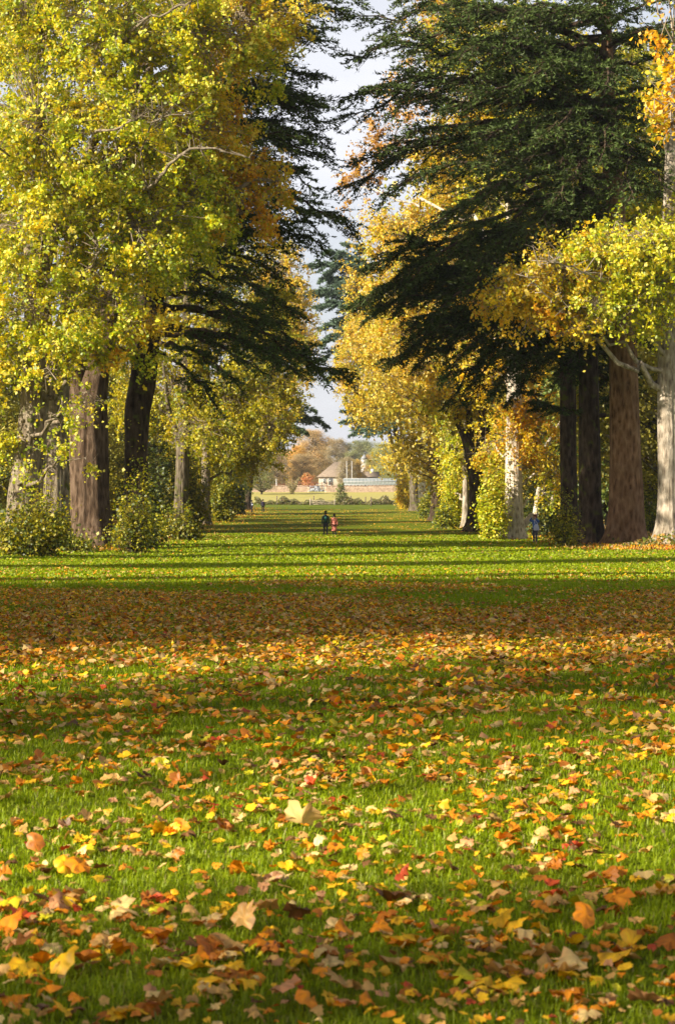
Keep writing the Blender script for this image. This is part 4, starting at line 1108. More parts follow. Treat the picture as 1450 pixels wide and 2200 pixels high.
# gate
x0, z0 = G(667, 424); x1, _ = G(719, 424)
r = empty('field_gate', (x0, 424, z0), 'low wooden field gate with crossed braces, beyond the walking couple', 'gate')
a = Acc(); a.tube([(x0, 424, z0-.3), (x0, 424, z0+1.45)], .16, 8); put('gate_post', a.mesh('gate_post', M_PALEWOOD), r)
a = Acc(); a.tube([(x1, 424, z0-.3), (x1, 424, z0+1.3)], .13, 8); put('gate_post', a.mesh('gate_post', M_PALEWOOD), r)
L = x1-x0-.3
for h in (.25, .6, .98):
    a = Acc(); a.box(((x0+x1)/2, 424, z0+h), (L, .05, .11)); put('rail', a.mesh('rail', M_PALEWOOD), r)
for k in range(3):
    a = Acc(); xa = x0+.2+L*k/3; xb = x0+.1+L*(k+1)/3
    a.sticks([(xa, 423.93, z0+.25)], [(xb, 423.93, z0+.98)], .05, .05); a.sticks([(xb, 423.87, z0+.25)], [(xa, 423.87, z0+.98)], .05, .05)
    put('brace', a.mesh('brace', M_PALEWOOD), r)

# rough growth in front of the field fence, and the rough edge behind the right post
def rough(px0, px1, d0, d1, hmax, seed, name, label, n, cols):
    rg = np.random.default_rng(seed); N = n
    d = rg.uniform(d0, d1, N); px = rg.uniform(px0, px1, N); x = (px-CX)/FPX*d
    hh = hmax*(.55+.35*np.sin(px*.09+seed)+.25*np.sin(px*.23))
    # lower behind the gate
    hh = np.where((px > 660) & (px < 725), hh*.7, hh)
    z = gz(x, d) + rg.uniform(0, 1, N)**.8*np.clip(hh, .25, 9)
    la = Acc(); c = np.array(cols)[rg.integers(0, len(cols), N)]*rg.uniform(.7, 1.2, (N, 1))
    leaves(la, np.c_[x, d, z], .34, None, c, rg, up=.2)
    tag(put(name, la.mesh(name, M_LEAF)), label, 'undergrowth', kind='stuff')
rough(548, 852, 428, 443, 1.5, 3, 'undergrowth', 'rough weeds and bramble along the field fence', 26000, [(.20, .20, .05), (.30, .24, .12), (.12, .15, .03), (.28, .28, .07), (.35, .28, .18)])

def edge_growth():
    rg = np.random.default_rng(77); la = Acc()
    for (xc, w, d0, d1, N) in ((-18.5, 4.5, 106, 330, 30000), (21.0, 5, 108, 330, 30000)):
        d = d0 + (d1-d0)*rg.uniform(0, 1, N)**1.3
        x = xc + rg.uniform(-1, 1, N)*w - np.sign(xc)*2.2*np.sin(d*.37)*np.exp(-rg.uniform(0, 1, N)*3)
        hh = .18 + .5*np.clip(noise2(x, d, 6, 31), 0, 1)*2.2
        z = gz(x, d) + rg.uniform(0, 1, N)*hh
        cols = np.array([(.12, .16, .01), (.22, .24, .02), (.38, .28, .05), (.50, .26, .04), (.30, .18, .06), (.08, .12, .01)])
        leaves(la, np.c_[x, d, z], .2, None, cols[rg.integers(0, 6, N)]*rg.uniform(.7, 1.2, (N, 1)), rg, up=.3)
    tag(put('undergrowth', la.mesh('undergrowth', M_LEAF)), 'low weeds, ivy and fallen leaves under the two rows of trees', 'undergrowth', kind='stuff')
edge_growth()

# young tree by the fence
def small_tree(name, px, d, h, w, n, cols, label, leaf=.26, trunk=.07, seed=1, z0=.1, bk=M_GREY, shape='cone', cat='tree', group=None):
    rg = np.random.default_rng(seed); x, z = G(px, d)
    r = empty(name, (x, d, z), label, cat, group)
    ta = Acc(); ta.tube([(x, d, z-.2), (x+.05, d, z+h*.4), (x-.05, d, z+h*.8), (x, d, z+h*.97)], [trunk*1.5, trunk, trunk*.6, trunk*.2], 8)
    nc = 60 if shape != 'vase' else 90
    t = rg.uniform(z0, 1, nc); a = rg.uniform(0, 2*PI, nc)
    prof = {'cone': np.sin(PI*np.clip(t*.8+.12, 0, 1))**.8, 'vase': .15+.85*t, 'round': np.sqrt(np.clip(1-((t-.52)/.52)**2, .02, 1))}[shape]
    q = rg.uniform(.3, 1, nc)**.6*prof*w/2
    cc = np.c_[x+np.cos(a)*q, d+np.sin(a)*q, z+t*h]
    A = np.c_[np.full(nc, x), np.full(nc, d), z+np.clip(t*h-q*.9, h*.08, h)] if shape != 'vase' else np.c_[x+np.cos(a)*.15, d+np.sin(a)*.15, np.full(nc, z+.4)]
    ta.sticks(A, cc, .03, .01)
    put('trunk', ta.mesh('trunk', bk), r)
    k = rg.integers(0, nc, n); u = rg.uniform(.3, 1.05, n)[:, None]
    cen = A[k] + (cc[k]-A[k])*u + rg.normal(0, .05*h, (n, 3))*[1, 1, .7]
    cen[:, 2] = np.maximum(cen[:, 2], z+.05)
    c = np.array(cols)[rg.integers(0, len(cols), n)]*rg.uniform(.7, 1.15, (n, 1))
    la = Acc(); leaves(la, cen, leaf, None, c, rg); put('crown', la.mesh('crown', M_LEAF), r)
small_tree('young_tree', 733, 430, 4.6, 3.0, 1500, [(.22, .27, .07), (.14, .18, .04), (.36, .30, .12)], 'bushy young tree with loose leaves standing at the fence beyond the couple', .26, seed=4)
small_tree('pollard_willow', 628, 500, 4.4, 4.6, 1200, [(.52, .44, .22), (.42, .36, .2), (.36, .34, .14)], 'straw-coloured vase-shaped shrub in front of the field wall', .2, .12, seed=5, shape='vase', bk=M_TWIG, cat='shrub')

# field wall: two runs of rubble stone with a gateway between them
def wall_run(px0, px1, lab, seed):
    rg = np.random.default_rng(seed); d = 520
    xa, xb = (px0-CX)/FPX*d, (px1-CX)/FPX*d
    r = empty('field_wall', (xa, d, float(gz(xa, d))), lab, 'wall', 'pale field wall runs')
    n = max(4, int((xb-xa)/.6)); xs = np.linspace(xa, xb, n)
    a = Acc(); nz_ = 5
    V = []; 
    for j in range(nz_):
        for i in range(n):
            V.append((xs[i], d - .3 + rg.normal(0, .03), gz(xs[i], d)-.2 + 1.75*j/(nz_-1)))
    for j in range(nz_):
        for i in range(n):
            V.append((xs[i], d + .3, gz(xs[i], d)-.2 + 1.75*j/(nz_-1)))
    Q = []
    for s in (0, n*nz_):
        for j in range(nz_-1):
            for i in range(n-1): Q.append([s+j*n+i, s+j*n+i+1, s+(j+1)*n+i+1, s+(j+1)*n+i])
    b = n*nz_
    for i in range(n-1): Q.append([(nz_-1)*n+i, (nz_-1)*n+i+1, b+(nz_-1)*n+i+1, b+(nz_-1)*n+i])
    for e in (0, n-1):
        for j in range(nz_-1): Q.append([j*n+e, (j+1)*n+e, b+(j+1)*n+e, b+j*n+e])
    a.add(V, Q); put('stonework', a.mesh('stonework', M_STONE), r)
    c = Acc(); x = xa
    while x < xb-.2:
        w = rg.uniform(.3, .6); c.box((x+w/2, d, float(gz(x, d))+1.55+.09), (w*.94, .72, rg.uniform(.16, .3)), rg.normal(0, .04)); x += w
    put('coping', c.mesh('coping', M_STONE), r)
wall_run(540, 664, 'left run of pale stone wall along the far field', 1)
wall_run(697, 862, 'right run of pale stone wall, below the greenhouse', 2)

# rails and gate in the gateway, and a reddish rail fence behind
def rails(px0, px1, d, h, n, rows, m, lab, name='rail_fence', cat='fence'):
    xa, za = G(px0, d); xb, _ = G(px1, d)
    r = empty(name, (xa, d, za), lab, cat)
    for i in range(n):
        x = xa+(xb-xa)*i/(n-1); a = Acc(); a.box((x, d, float(gz(x, d))+h/2), (.15, .15, h+.2)); put('post', a.mesh('post', m), r)
    for k in range(rows):
        a = Acc(); a.box(((xa+xb)/2, d-.1, float(gz((xa+xb)/2, d))+h*(k+1)/(rows+.3)), (xb-xa, .05, .13)); put('rail', a.mesh('rail', m), r)
rails(666, 696, 523, 1.7, 4, 3, M_SLATE, 'grey rail gate in the gap between the two wall runs', 'rail_gate', 'gate')
rails(560, 640, 545, 2.0, 9, 3, M_REDWOOD, 'reddish rail fence behind the left wall run')
rails(642, 712, 548, 2.3, 8, 3, M_REDWOOD, 'reddish rail fence behind the gateway, left of the house')
# grey stone heap in the gateway
x, z = G(680, 536); rg_ = np.random.default_rng(9)
hp = Acc()
for i in range(40):
    a = rg_.uniform(0, 2*PI); q = rg_.uniform(0, 1); hh = 1.5*(1-q)
    hp.box((x+math.cos(a)*q*2.2, 536+math.sin(a)*q*1.2, z+hh*rg_.uniform(.3, 1)), (.7, .6, .5), a)
tag(put('stone_heap', hp.mesh('stone_heap', M_SLATE)), 'low grey stone heap behind the gap in the wall', 'stone heap')
# white posts
for (px, d, h, rr, lab, nm, ct, gp) in ((745, 556, 8.0, .10, 'left one of two tall white poles behind the greenhouse', 'flagpole', 'pole', 'tall white poles'), (756, 562, 8.1, .10, 'right one of two tall white poles behind the greenhouse', 'flagpole', 'pole', 'tall white poles'),
                            (594, 530, 3.2, .14, 'short white post behind the left wall run', 'white_post', 'post', None)):
    x, z = G(px, d); r = empty(nm, (x, d, z), lab, ct, gp)
    a = Acc(); a.tube([(x, d, z-.2), (x, d, z+h*.5), (x-.05, d, z+h)], [rr, rr*.9, rr*.7], 10); put('shaft', a.mesh('shaft', M_WHITE_P), r)
    a = Acc(); a.tube([(x-.05, d, z+h), (x-.05, d, z+h+.1), (x-.05, d, z+h+.2)], [rr, rr*1.4, rr*.3], 10); put('cap', a.mesh('cap', M_WHITE_P), r)

# greenhouse
def greenhouse():
    d = 532; xa, z = G(738, d); xb, _ = G(862, d); L = xb-xa; z = float(gz(xa, d))
    r = empty('greenhouse', (xa, d, z), 'long low white-framed greenhouse behind the right wall run', 'greenhouse')
    a = Acc(); a.box((xa+L/2, d, z+.9), (L, 4.0, 1.8)); put('base_wall', a.mesh('base_wall', M_DARKG), r)
    n = 16; w = L/n
    a = Acc()
    prof = [(-2.02, 1.8), (-2.02, 2.7), (0, 3.5), (2.02, 2.7), (2.02, 1.8)]
    for i in range(n):
        x0_, x1_ = xa+i*w+.07, xa+(i+1)*w-.07
        for (ya, z1_), (yb, z2_) in zip(prof[:-1], prof[1:]):
            a.add([(x0_, d+ya, z+z1_), (x1_, d+ya, z+z1_), (x1_, d+yb, z+z2_), (x0_, d+yb, z+z2_)], [[0, 1, 2, 3]])
    put('glazing', a.mesh('glazing', M_GLASS), r)
    for i in range(n+1):
        a = Acc(); x = xa+i*w
        a.tube([(x, d+y, z+h) for y, h in prof], .07, 4); put('frame_bar', a.mesh('frame_bar', M_FRAME), r)
    for (y, h) in prof:
        a = Acc(); a.box((xa+L/2, d+y, z+h), (L, .12, .14)); put('rail', a.mesh('rail', M_FRAME), r)
    for i in range(n):
        a = Acc(); a.box((xa+(i+.5)*w, d-2.03, z+1.55), (w*.22, .05, .45)); put('vent_post', a.mesh('vent_post', M_FRAME), r)
greenhouse()

# houses
def house(px, d, wm, hm, roof_h, dep, lab, name='house', hip=True, wins=(), wallm=None, roofm=None, chim=False):
    x, z = G(px, d)
    r = empty(name, (x, d, z), lab, 'house')
    wallm = wallm or M_HOUSE; roofm = roofm or M_ROOF
    a = Acc(); a.box((x, d, z+hm/2), (wm, dep, hm)); w = put('wall', a.mesh('wall', wallm), r)
    e = .45; hx, hy = wm/2+e, dep/2+e
    a = Acc()
    rl = max(0.0, hx-hy)*.9 if hip else hx
    V = [(x-hx, d-hy, z+hm), (x+hx, d-hy, z+hm), (x+hx, d+hy, z+hm), (x-hx, d+hy, z+hm), (x-rl, d, z+hm+roof_h), (x+rl, d, z+hm+roof_h),
         (x-hx, d-hy, z+hm-.15), (x+hx, d-hy, z+hm-.15), (x+hx, d+hy, z+hm-.15), (x-hx, d+hy, z+hm-.15)]
    a.add(V, [[0, 1, 5, 4], [2, 3, 4, 5], [0, 6, 7, 1], [1, 7, 8, 2], [2, 8, 9, 3], [3, 9, 6, 0], [6, 9, 8, 7]], [[1, 2, 5], [3, 0, 4]])
    rf = put('roof', a.mesh('roof', roofm), r)
    if chim:
        a = Acc(); a.box((x+wm*.2, d, z+hm+roof_h*.8), (.9, .7, 2.2)); put('chimney', a.mesh('chimney', wallm), rf)
    for (wx, wz, ww, wh) in wins:
        f = Acc()
        for q, s in (((0, wh/2), (ww+.2, .12)), ((0, -wh/2), (ww+.3, .14)), ((-ww/2, 0), (.12, wh)), ((ww/2, 0), (.12, wh)), ((0, 0), (.07, wh-.1))):
            f.box((x+wx+q[0], d-dep/2-.06, z+wz+q[1]), (s[0], .1, s[1]))
        fo = put('window', f.mesh('window', M_WHITE_P), r)
        p = Acc(); p.box((x+wx, d-dep/2-.02, z+wz), (ww, .05, wh)); put('pane', p.mesh('pane', M_DARKG), fo)
house(735, 590, 14.0, 4.0, 4.4, 9.0, 'low pale house with a steep brown hipped roof, left of the white poles', wins=((-5.2, 2.6, .8, 1.4), (-3.4, 2.5, 1.2, 2.2), (1.6, 2.6, 1.3, 1.5)), chim=False)
house(792, 600, 5.5, 4.0, 1.6, 6.0, 'small white-walled cottage half hidden behind the greenhouse', wallm=M_WHITE_P, roofm=M_ROOF, hip=False, wins=((-1.8, 2.6, 1, 1.2), (1.4, 2.6, 1, 1.2)), chim=True)
x, z = G(782, 640); r = empty('cupola_tower', (x, 640, z), 'white square turret with a grey pyramid cap above the far trees', 'tower')
a = Acc(); a.box((x, 640, z+4.9), (1.9, 1.9, 9.8)); put('tower_wall', a.mesh('tower_wall', M_WHITE_P), r)
a = Acc(); a.add([(x-1.2, 638.8, z+9.82), (x+1.2, 638.8, z+9.82), (x+1.2, 641.2, z+9.82), (x-1.2, 641.2, z+9.82), (x, 640, z+11.4)], [[3, 2, 1, 0]], [[0, 1, 4], [1, 2, 4], [2, 3, 4], [3, 0, 4]]); put('roof', a.mesh('roof', M_SLATE), r)
a = Acc(); a.box((x, 639.02, z+8.9), (.6, .06, .9)); put('louvre', a.mesh('louvre', M_SLATE), r)

# far trees
FT = 'autumn trees beyond the field'
far = [(1, 588, 560, 10.5, (.60, .45, .26), 'dull brown-pink tree left of the straw-coloured shrub, beyond the wall', 1.0), (3, 562, 500, 10.5, (.36, .38, .12), 'grey-green tree at the left end of the field wall', .95),
       (0, 640, 640, 14.0, (.92, .56, .10), 'golden-orange tree behind the left part of the wall', .8), (2, 672, 680, 20.0, (.80, .58, .30), 'tallest orange tree in the middle of the far skyline', 1.2),
       (1, 650, 610, 11, (.72, .54, .30), 'tan loose tree left of the hipped roof', 1.0), (0, 722, 700, 17.5, (.62, .52, .36), 'greyish half-bare tree behind the hipped roof', .95),
       (1, 775, 700, 17, (.42, .46, .24), 'grey-green tree around the white turret', 1.0), (3, 762, 580, 9.0, (.72, .50, .12), 'round orange and green tree right of the white poles', .95),
       (1, 835, 620, 14.5, (.56, .58, .24), 'broad light olive tree above the greenhouse', 1.15), (2, 870, 600, 16, (.44, .50, .2), 'light olive tree touching the right row of the avenue', 1.1),
       (3, 618, 660, 13, (.80, .62, .34), 'sandy tree low on the skyline left of centre', 1.0), (0, 795, 640, 11, (.80, .50, .14), 'small orange tree between the turret and the cottage', .7),
       (3, 745, 575, 9.5, (.55, .46, .30), 'thin bare-branched tree in front of the hipped roof', .8), (0, 540, 600, 16, (.5, .5, .2), 'olive tree showing at the far left of the field', 1.0), (2, 690, 760, 17, (.6, .55, .4), 'hazy far tree on the skyline right of the tallest orange one', 1.2)]
for (k, px, d, h, c, lab, w) in far:
    place(k, px, d, h, c, lab, 'tree', FT, w)
small_tree('red_maple', 661, 555, 4.8, 5.2, 2400, [(.72, .26, .14), (.66, .34, .16), (.75, .45, .15), (.40, .26, .08)], 'small red-leaved tree beside the left wall of the hipped house', .3, .1, seed=15, shape='round')

# ================================================================== people
def skin(name, J, E, mat, parent, sub=2):
    """J: name -> (xyz, (rx, ry)); E: edges; first joint is the root"""
    me = bpy.data.meshes.new('tmp'); ks = list(J)
    me.from_pydata([J[k][0] for k in ks], [(ks.index(a), ks.index(b)) for a, b in E], [])
    ob = bpy.data.objects.new('tmp', me); COL.objects.link(ob)
    m = ob.modifiers.new('s', 'SKIN'); m.use_smooth_shade = True
    sv = me.skin_vertices[0].data
    for i, k in enumerate(ks):
        sv[i].radius = J[k][1]; sv[i].use_root = (i == 0)
    sm = ob.modifiers.new('u', 'SUBSURF'); sm.levels = sub
    bpy.context.view_layer.update()
    dg = bpy.context.evaluated_depsgraph_get()
    out = bpy.data.meshes.new_from_object(ob.evaluated_get(dg)); out.name = name
    bpy.data.objects.remove(ob)
    out.materials.clear(); out.materials.append(mat)
    o = bpy.data.objects.new(name, out); COL.objects.link(o); o.parent = parent
    return o

SKIN = solid('skin', (.52, .30, .21), .6, .06, 12)
M_HAIRB = solid('brown_hair', (.075, .04, .022), .8, .3, 40); M_HAIRG = solid('dark_hair', (.025, .018, .014), .8, .3, 40)
M_REDHAIR = solid('auburn_hair', (.20, .06, .035), .8, .3, 40)
def person(px, py, H, d, face, lab, jacket, trousers, hair, coat=None, arms='down', stride=.10, hood=False, group=None, scarf=None, shoe=None):
    x = (px-CX)/FPX*d
    r = empty('person', (x, d, float(gz(x, d))+.0), lab, 'person', group)
    r.rotation_euler = (0, 0, face)                # 0: facing away from the camera
    k = H/1.75; s = stride*k
    def v(a, b, c): return (a*k, b*k, c*k)
    if arms == 'down':
        A = {'eL': v(-.24, -.03, 1.12), 'wL': v(-.245, .06, .86), 'eR': v(.24, .0, 1.12), 'wR': v(.245, -.05, .86)}
        hand = {'L': v(-.245, .09, .77), 'R': v(.245, -.05, .77)}
    else:                                            # both hands raised to the brow
        A = {'eL': v(-.31, .12, 1.36), 'wL': v(-.13, .20, 1.58), 'eR': v(.33, .10, 1.42), 'wR': v(.12, .20, 1.62)}
        hand = {'L': v(-.06, .19, 1.63), 'R': v(.05, .19, 1.67)}
    J = {'pelvis': (v(0, 0, .95), (.13*k, .10*k)), 'spine': (v(0, 0, 1.12), (.12*k, .09*k)), 'chest': (v(0, 0, 1.32), (.15*k, .10*k)), 'neck0': (v(0, 0, 1.45), (.07*k, .06*k)), 'neck': (v(0, .01, 1.51), (.05*k, .05*k)),
         'head': (v(0, .02, 1.60), (.090*k, .105*k)), 'crown': (v(0, .015, 1.68), (.086*k, .10*k)), 'top': (v(0, .0, 1.73), (.045*k, .05*k)),
         'sL': (v(-.18, 0, 1.40), (.055*k,)*2), 'eL': (A['eL'], (.042*k,)*2), 'wL': (A['wL'], (.028*k,)*2), 'sR': (v(.18, 0, 1.40), (.055*k,)*2), 'eR': (A['eR'], (.042*k,)*2), 'wR': (A['wR'], (.028*k,)*2),
         'hL': (v(-.09, 0, .88), (.085*k,)*2), 'kL': ((-.10*k, s*.7, .48*k), (.058*k,)*2), 'aL': ((-.10*k, s, .09*k), (.036*k,)*2), 'tL': ((-.11*k, s+.16*k, .04*k), (.035*k,)*2),
         'hR': (v(.09, 0, .88), (.085*k,)*2), 'kR': ((.10*k, -s*.4, .48*k), (.058*k,)*2), 'aR': ((.10*k, -s*1.1, .09*k), (.036*k,)*2), 'tR': ((.11*k, -s*1.1+.16*k, .04*k), (.035*k,)*2),
         'nose': (v(0, .115, 1.605), (.012*k,)*2)}
    E = [('pelvis', 'spine'), ('spine', 'chest'), ('chest', 'neck0'), ('neck0', 'neck'), ('neck', 'head'), ('head', 'crown'), ('crown', 'top'), ('chest', 'sL'), ('sL', 'eL'), ('eL', 'wL'), ('chest', 'sR'), ('sR', 'eR'), ('eR', 'wR'),
         ('pelvis', 'hL'), ('hL', 'kL'), ('kL', 'aL'), ('aL', 'tL'), ('pelvis', 'hR'), ('hR', 'kR'), ('kR', 'aR'), ('aR', 'tR'), ('head', 'nose')]
    for sd_ in 'LR':                                  # palms
        w_ = np.array(A['w'+sd_]); h_ = np.array(hand[sd_]); J['p'+sd_] = (tuple(w_+(h_-w_)*.9), (.034*k, .016*k)); E.append(('w'+sd_, 'p'+sd_))
    body = skin('body', J, E, SKIN, r)
    # fingers, thumbs, ears, eyes and mouth joined to the body mesh
    fa = Acc()
    for sd_, sg in (('L', -1), ('R', 1)):
        w_ = np.array(A['w'+sd_]); h_ = np.array(hand[sd_]); dr = unit(h_-w_); ax = unit(np.cross(dr, [sg*1.0, .2, .1])); ax2 = np.cross(dr, ax)
        for f in range(4):
            b = w_+(h_-w_)*.95 + ax*(f-1.5)*.019*k; ln = (.072, .08, .076, .06)[f]*k
            fa.tube([b, b+dr*ln*.5+ax2*.006*k, b+dr*ln*.85+ax2*.022*k*-sg], [.009*k, .008*k, .006*k], 6)
        b = w_+(h_-w_)*.35 + ax*.03*k; fa.tube([b, b+ax*.025*k+dr*.03*k, b+ax*.03*k+dr*.06*k], [.011*k, .009*k, .007*k], 6)
    for sg in (-1, 1): fa.tube([v(sg*.072, .01, 1.575), v(sg*.085, .0, 1.60), v(sg*.076, .0, 1.635)], [.01*k, .016*k, .009*k], 6)
    fo = bpy.data.objects.new('hands_tmp', fa.mesh('hands_tmp', SKIN, True))
    bm = bmesh.new(); bm.from_mesh(body.data); bm.from_mesh(fo.data); bm.to_mesh(body.data); bm.free(); bpy.data.objects.remove(fo)
    for sg in (-1, 1):
        e = Acc(); e.tube([v(sg*.03, .10, 1.628), v(sg*.03, .108, 1.628)], .009*k, 8); o = bpy.data.objects.new('eye', e.mesh('eye', M_HAIRG)); COL.objects.link(o); o.parent = r
    e = Acc(); e.tube([v(-.025, .1, 1.565), v(0, .108, 1.563), v(.025, .1, 1.565)], .006*k, 6); o = bpy.data.objects.new('mouth', e.mesh('mouth', M_REDHAIR)); COL.objects.link(o); o.parent = r
    # hair
    hj = {'a': (v(0, -.02, 1.69), (.096*k, .108*k)), 'b': (v(0, -.035, 1.62), (.098*k, .095*k)), 'c': (v(0, -.05, 1.54), (.078*k, .065*k)), 'd': (v(0, .0, 1.735), (.06*k, .065*k))}
    skin('hair', hj, [('a', 'b'), ('b', 'c'), ('a', 'd')], hair, r)
    # trousers and shoes
    g = 1.28
    tj = {n: (J[n][0], tuple(q*g for q in J[n][1])) for n in ('pelvis', 'hL', 'kL', 'hR', 'kR')}
    for q in ('aL', 'aR'): tj[q] = (J[q][0], (.055*k, .055*k))
    skin('trousers', tj, [('pelvis', 'hL'), ('hL', 'kL'), ('kL', 'aL'), ('pelvis', 'hR'), ('hR', 'kR'), ('kR', 'aR')], trousers, r)
    for q in 'LR':
        a_, t_ = J['a'+q][0], J['t'+q][0]
        skin('shoe', {'h': ((a_[0], a_[1]-.04*k, .045*k), (.045*k, .045*k)), 'm': ((a_[0], a_[1]+.06*k, .045*k), (.05*k, .045*k)), 't': ((t_[0], t_[1]+.02*k, .03*k), (.042*k, .03*k))}, [('h', 'm'), ('m', 't')], shoe or M_HAIRG, r)
    # jacket or coat
    g = 1.25
    lo = .84 if coat is None else .62
    jj = {'chest': (v(0, -.005, 1.32), (.195*k, .14*k)), 'waist': (v(0, 0, 1.12), (.165*k, .125*k)), 'hip': (v(0, 0, .95), (.185*k, .145*k)), 'hem': (v(0, 0, lo), (.19*k if coat is None else .21*k, .15*k)), 'col': (v(0, -.005, 1.46), (.09*k, .085*k)),
          'sL': (J['sL'][0], (.078*k,)*2), 'eL': (A['eL'], (.064*k,)*2), 'wL': (tuple(np.array(A['wL'])*1.0), (.046*k,)*2), 'sR': (J['sR'][0], (.078*k,)*2), 'eR': (A['eR'], (.064*k,)*2), 'wR': (A['wR'], (.046*k,)*2)}
    skin('coat' if coat else 'jacket', jj, [('chest', 'waist'), ('waist', 'hip'), ('hip', 'hem'), ('chest', 'col'), ('chest', 'sL'), ('sL', 'eL'), ('eL', 'wL'), ('chest', 'sR'), ('sR', 'eR'), ('eR', 'wR')], coat or jacket, r)
    if coat:
        b = Acc(); zz = np.linspace(1.12, .40, 10)
        b.tube([v(0, 0, q) for q in zz], np.interp(zz, [.40, .9, 1.12], [.225, .19, .165])*k, 28, flute=.02, seed=3, flat=.78)
        sk = bpy.data.objects.new('skirt_tmp', b.mesh('skirt_tmp', coat, True)); co = [c_ for c_ in r.children if c_.name.startswith('coat')][0]
        bm = bmesh.new(); bm.from_mesh(co.data); bm.from_mesh(sk.data); bm.to_mesh(co.data); bm.free(); bpy.data.objects.remove(sk)
        b = Acc(); b.tube([v(0, 0, 1.075), v(0, 0, 1.12)], .178*k, 20, flat=.78, cap=False); o = bpy.data.objects.new('belt', b.mesh('belt', M_DCOAT)); COL.objects.link(o); o.parent = r
    if hood:
        skin('hood', {'a': (v(-.09, -.10, 1.44), (.05*k,)*2), 'b': (v(0, -.14, 1.40), (.07*k, .06*k)), 'c': (v(.09, -.10, 1.44), (.05*k,)*2), 'd': (v(0, -.11, 1.50), (.06*k,)*2)}, [('b', 'a'), ('b', 'c'), ('b', 'd')], coat or jacket, r)
    if scarf:
        b = Acc(); a = np.linspace(0, 2*PI, 17); b.tube(np.c_[np.cos(a)*.075*k, np.sin(a)*.07*k, np.full(17, 1.49*k)], .03*k, 8); o = bpy.data.objects.new('scarf', b.mesh('scarf', scarf)); COL.objects.link(o); o.parent = r
    return r

M_TEAL = solid('teal_jacket', (.012, .055, .085), .7, .15, 12); M_NAVY = solid('navy_jacket', (.05, .12, .36), .7, .15, 12); M_PINK = solid('pink_coat', (.80, .27, .20), .8, .1, 10)
M_DCOAT = solid('belt_pink', (.38, .10, .08), .8, .1, 10); M_BLUEC = solid('blue_scarf', (.02, .09, .36), .8, .1, 10); M_JEAN = solid('dark_jeans', (.045, .045, .07), .8, .2, 20)
M_BLACK = solid('black_cloth', (.014, .013, .016), .8, .2, 20); M_PURP = solid('dark_purple_coat', (.03, .022, .05), .8, .2, 20); M_GREENP = solid('green_pack', (.02, .11, .085), .7, .15, 15)
M_GREENP2 = solid('dark_green_pack', (.012, .04, .03), .7, .15, 15); M_GREYB = solid('pale_grey_bag', (.50, .52, .62), .8, .1, 12); M_GREYT = solid('charcoal_trousers', (.06, .055, .08), .8, .2, 20)

dC = 146
man = person(699.5, 1149, 1.77, dC, 0, 'man in a teal-blue jacket and dark trousers walking away down the lawn', M_TEAL, M_JEAN, M_HAIRB, stride=.10, scarf=M_BLUEC, group='couple walking away')
person(718, 1149, 1.58, dC, 0, 'woman in a long salmon-pink belted coat walking away beside the man', None, M_BLACK, M_HAIRG, coat=M_PINK, hood=True, stride=.06, group='couple walking away')
m = man.location
bp = empty('backpack', (m.x, m.y-.17, m.z+1.0), 'green backpack worn by the man in the teal jacket', 'backpack')
def local(o, me, name, parent):
    q = bpy.data.objects.new(name, me); COL.objects.link(q); q.parent = parent; return q
a = Acc()
a.tube([(0, -.05, 0), (0, -.06, .04), (0, -.06, .34), (0, -.04, .44), (0, -.03, .47)], [.12, .155, .15, .11, .05], 16, flat=.62); local(bp, a.mesh('pack_body', M_GREENP2, True), 'pack_body', bp)
a = Acc(); a.tube([(0, -.15, .22), (0, -.16, .25), (0, -.15, .38), (0, -.13, .42)], [.07, .105, .10, .05], 14, flat=.4); local(bp, a.mesh('pocket', M_GREENP, True), 'pocket', bp)
for sx in (-1, 1):
    a = Acc(); a.tube([(sx*.09, .0, .06), (sx*.13, .05, .12), (sx*.12, .0, .42), (sx*.10, .15, .50), (sx*.11, .33, .42)], .016, 6); local(bp, a.mesh('strap', M_GREENP2), 'strap', bp)

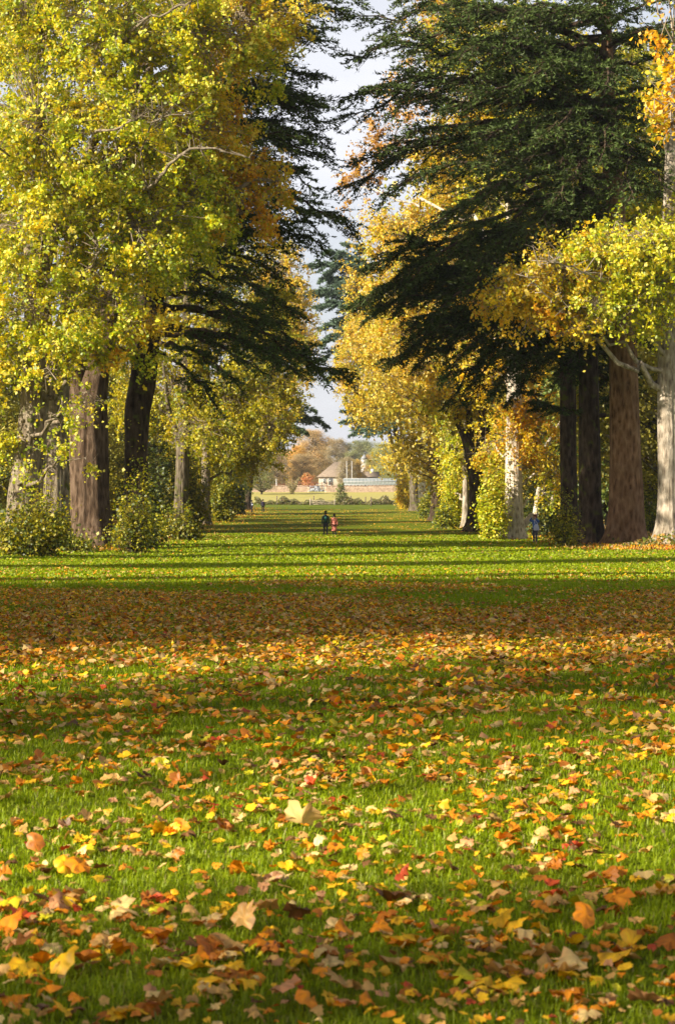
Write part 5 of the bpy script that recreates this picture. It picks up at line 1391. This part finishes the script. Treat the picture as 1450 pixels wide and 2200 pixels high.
dF = 268
person(541, 1100, 1.66, dF, R(-35), 'far walker in dark clothes with a pale bag, nearest the left trees', M_BLACK, M_BLACK, M_HAIRG, stride=.22, group='two distant walkers')
person(565, 1100, 1.76, dF, R(10), 'far walker in a hooded dark purple jacket, right one of the distant pair', M_PURP, M_BLACK, M_HAIRG, hood=True, stride=.08, group='two distant walkers')
x = (542.5-CX)/FPX*dF; bg_ = empty('shoulder_bag', (x, dF-.2, float(gz(x, dF))+.98), 'small pale bag at the hip of the left distant walker', 'bag')
a = Acc(); a.tube([(0, 0, 0), (0, 0, .05), (.02, 0, .15), (.02, 0, .19)], [.08, .12, .12, .06], 12, flat=.45); local(bg_, a.mesh('bag_body', M_GREYB, True), 'bag_body', bg_)
a = Acc(); a.tube([(-.08, .02, .12), (-.12, .1, .45), (-.05, .22, .5)], .012, 6); local(bg_, a.mesh('strap', M_GREYB), 'strap', bg_)

dP = 124.5
ph = person(1149.5, 1168, 1.74, dP, R(150), 'person in blue jacket, both hands raised to the face, right of whitish trunk', M_NAVY, M_GREYT, M_REDHAIR, arms='up', stride=.02)
p = ph.location
tb = empty('tote_bag', (p.x+.05, p.y-.22, p.z+.98), 'pale grey shoulder bag hanging in front of the person in the blue jacket', 'bag')
a = Acc(); a.tube([(0, 0, -.2), (0, 0, -.15), (.0, 0, .12), (-.02, 0, .2)], [.12, .18, .15, .07], 14, flat=.4); local(tb, a.mesh('bag_body', M_GREYB, True), 'bag_body', tb)
a = Acc(); a.tube([(-.06, 0, .15), (-.10, .03, .3), (-.12, .10, .45), (-.1, .2, .5)], .022, 6); local(tb, a.mesh('strap', M_GREYB), 'strap', tb)
a = Acc(); a.tube([(.08, 0, .15), (.05, .02, .3), (-.06, .1, .46), (-.1, .2, .5)], .022, 6); local(tb, a.mesh('strap', M_GREYB), 'strap', tb)

def haze():
    m, t, out = nodes('haze_air')
    v = t.nodes.new('ShaderNodeVolumePrincipled')
    v.inputs['Color'].default_value = (.88, .91, 1, 1)
    v.inputs['Density'].default_value = .00011
    v.inputs['Anisotropy'].default_value = .3
    t.links.new(v.outputs[0], out.inputs['Volume'])
    a = Acc(); a.box((0, 430, 20), (700, 1060, 60))
    tag(put('haze', a.mesh('haze', m)), 'thin pale autumn haze hanging in the air', 'haze', kind='stuff')
haze()
print('VERTS', sum(len(o.data.vertices) for o in bpy.data.objects if o.type == 'MESH'))
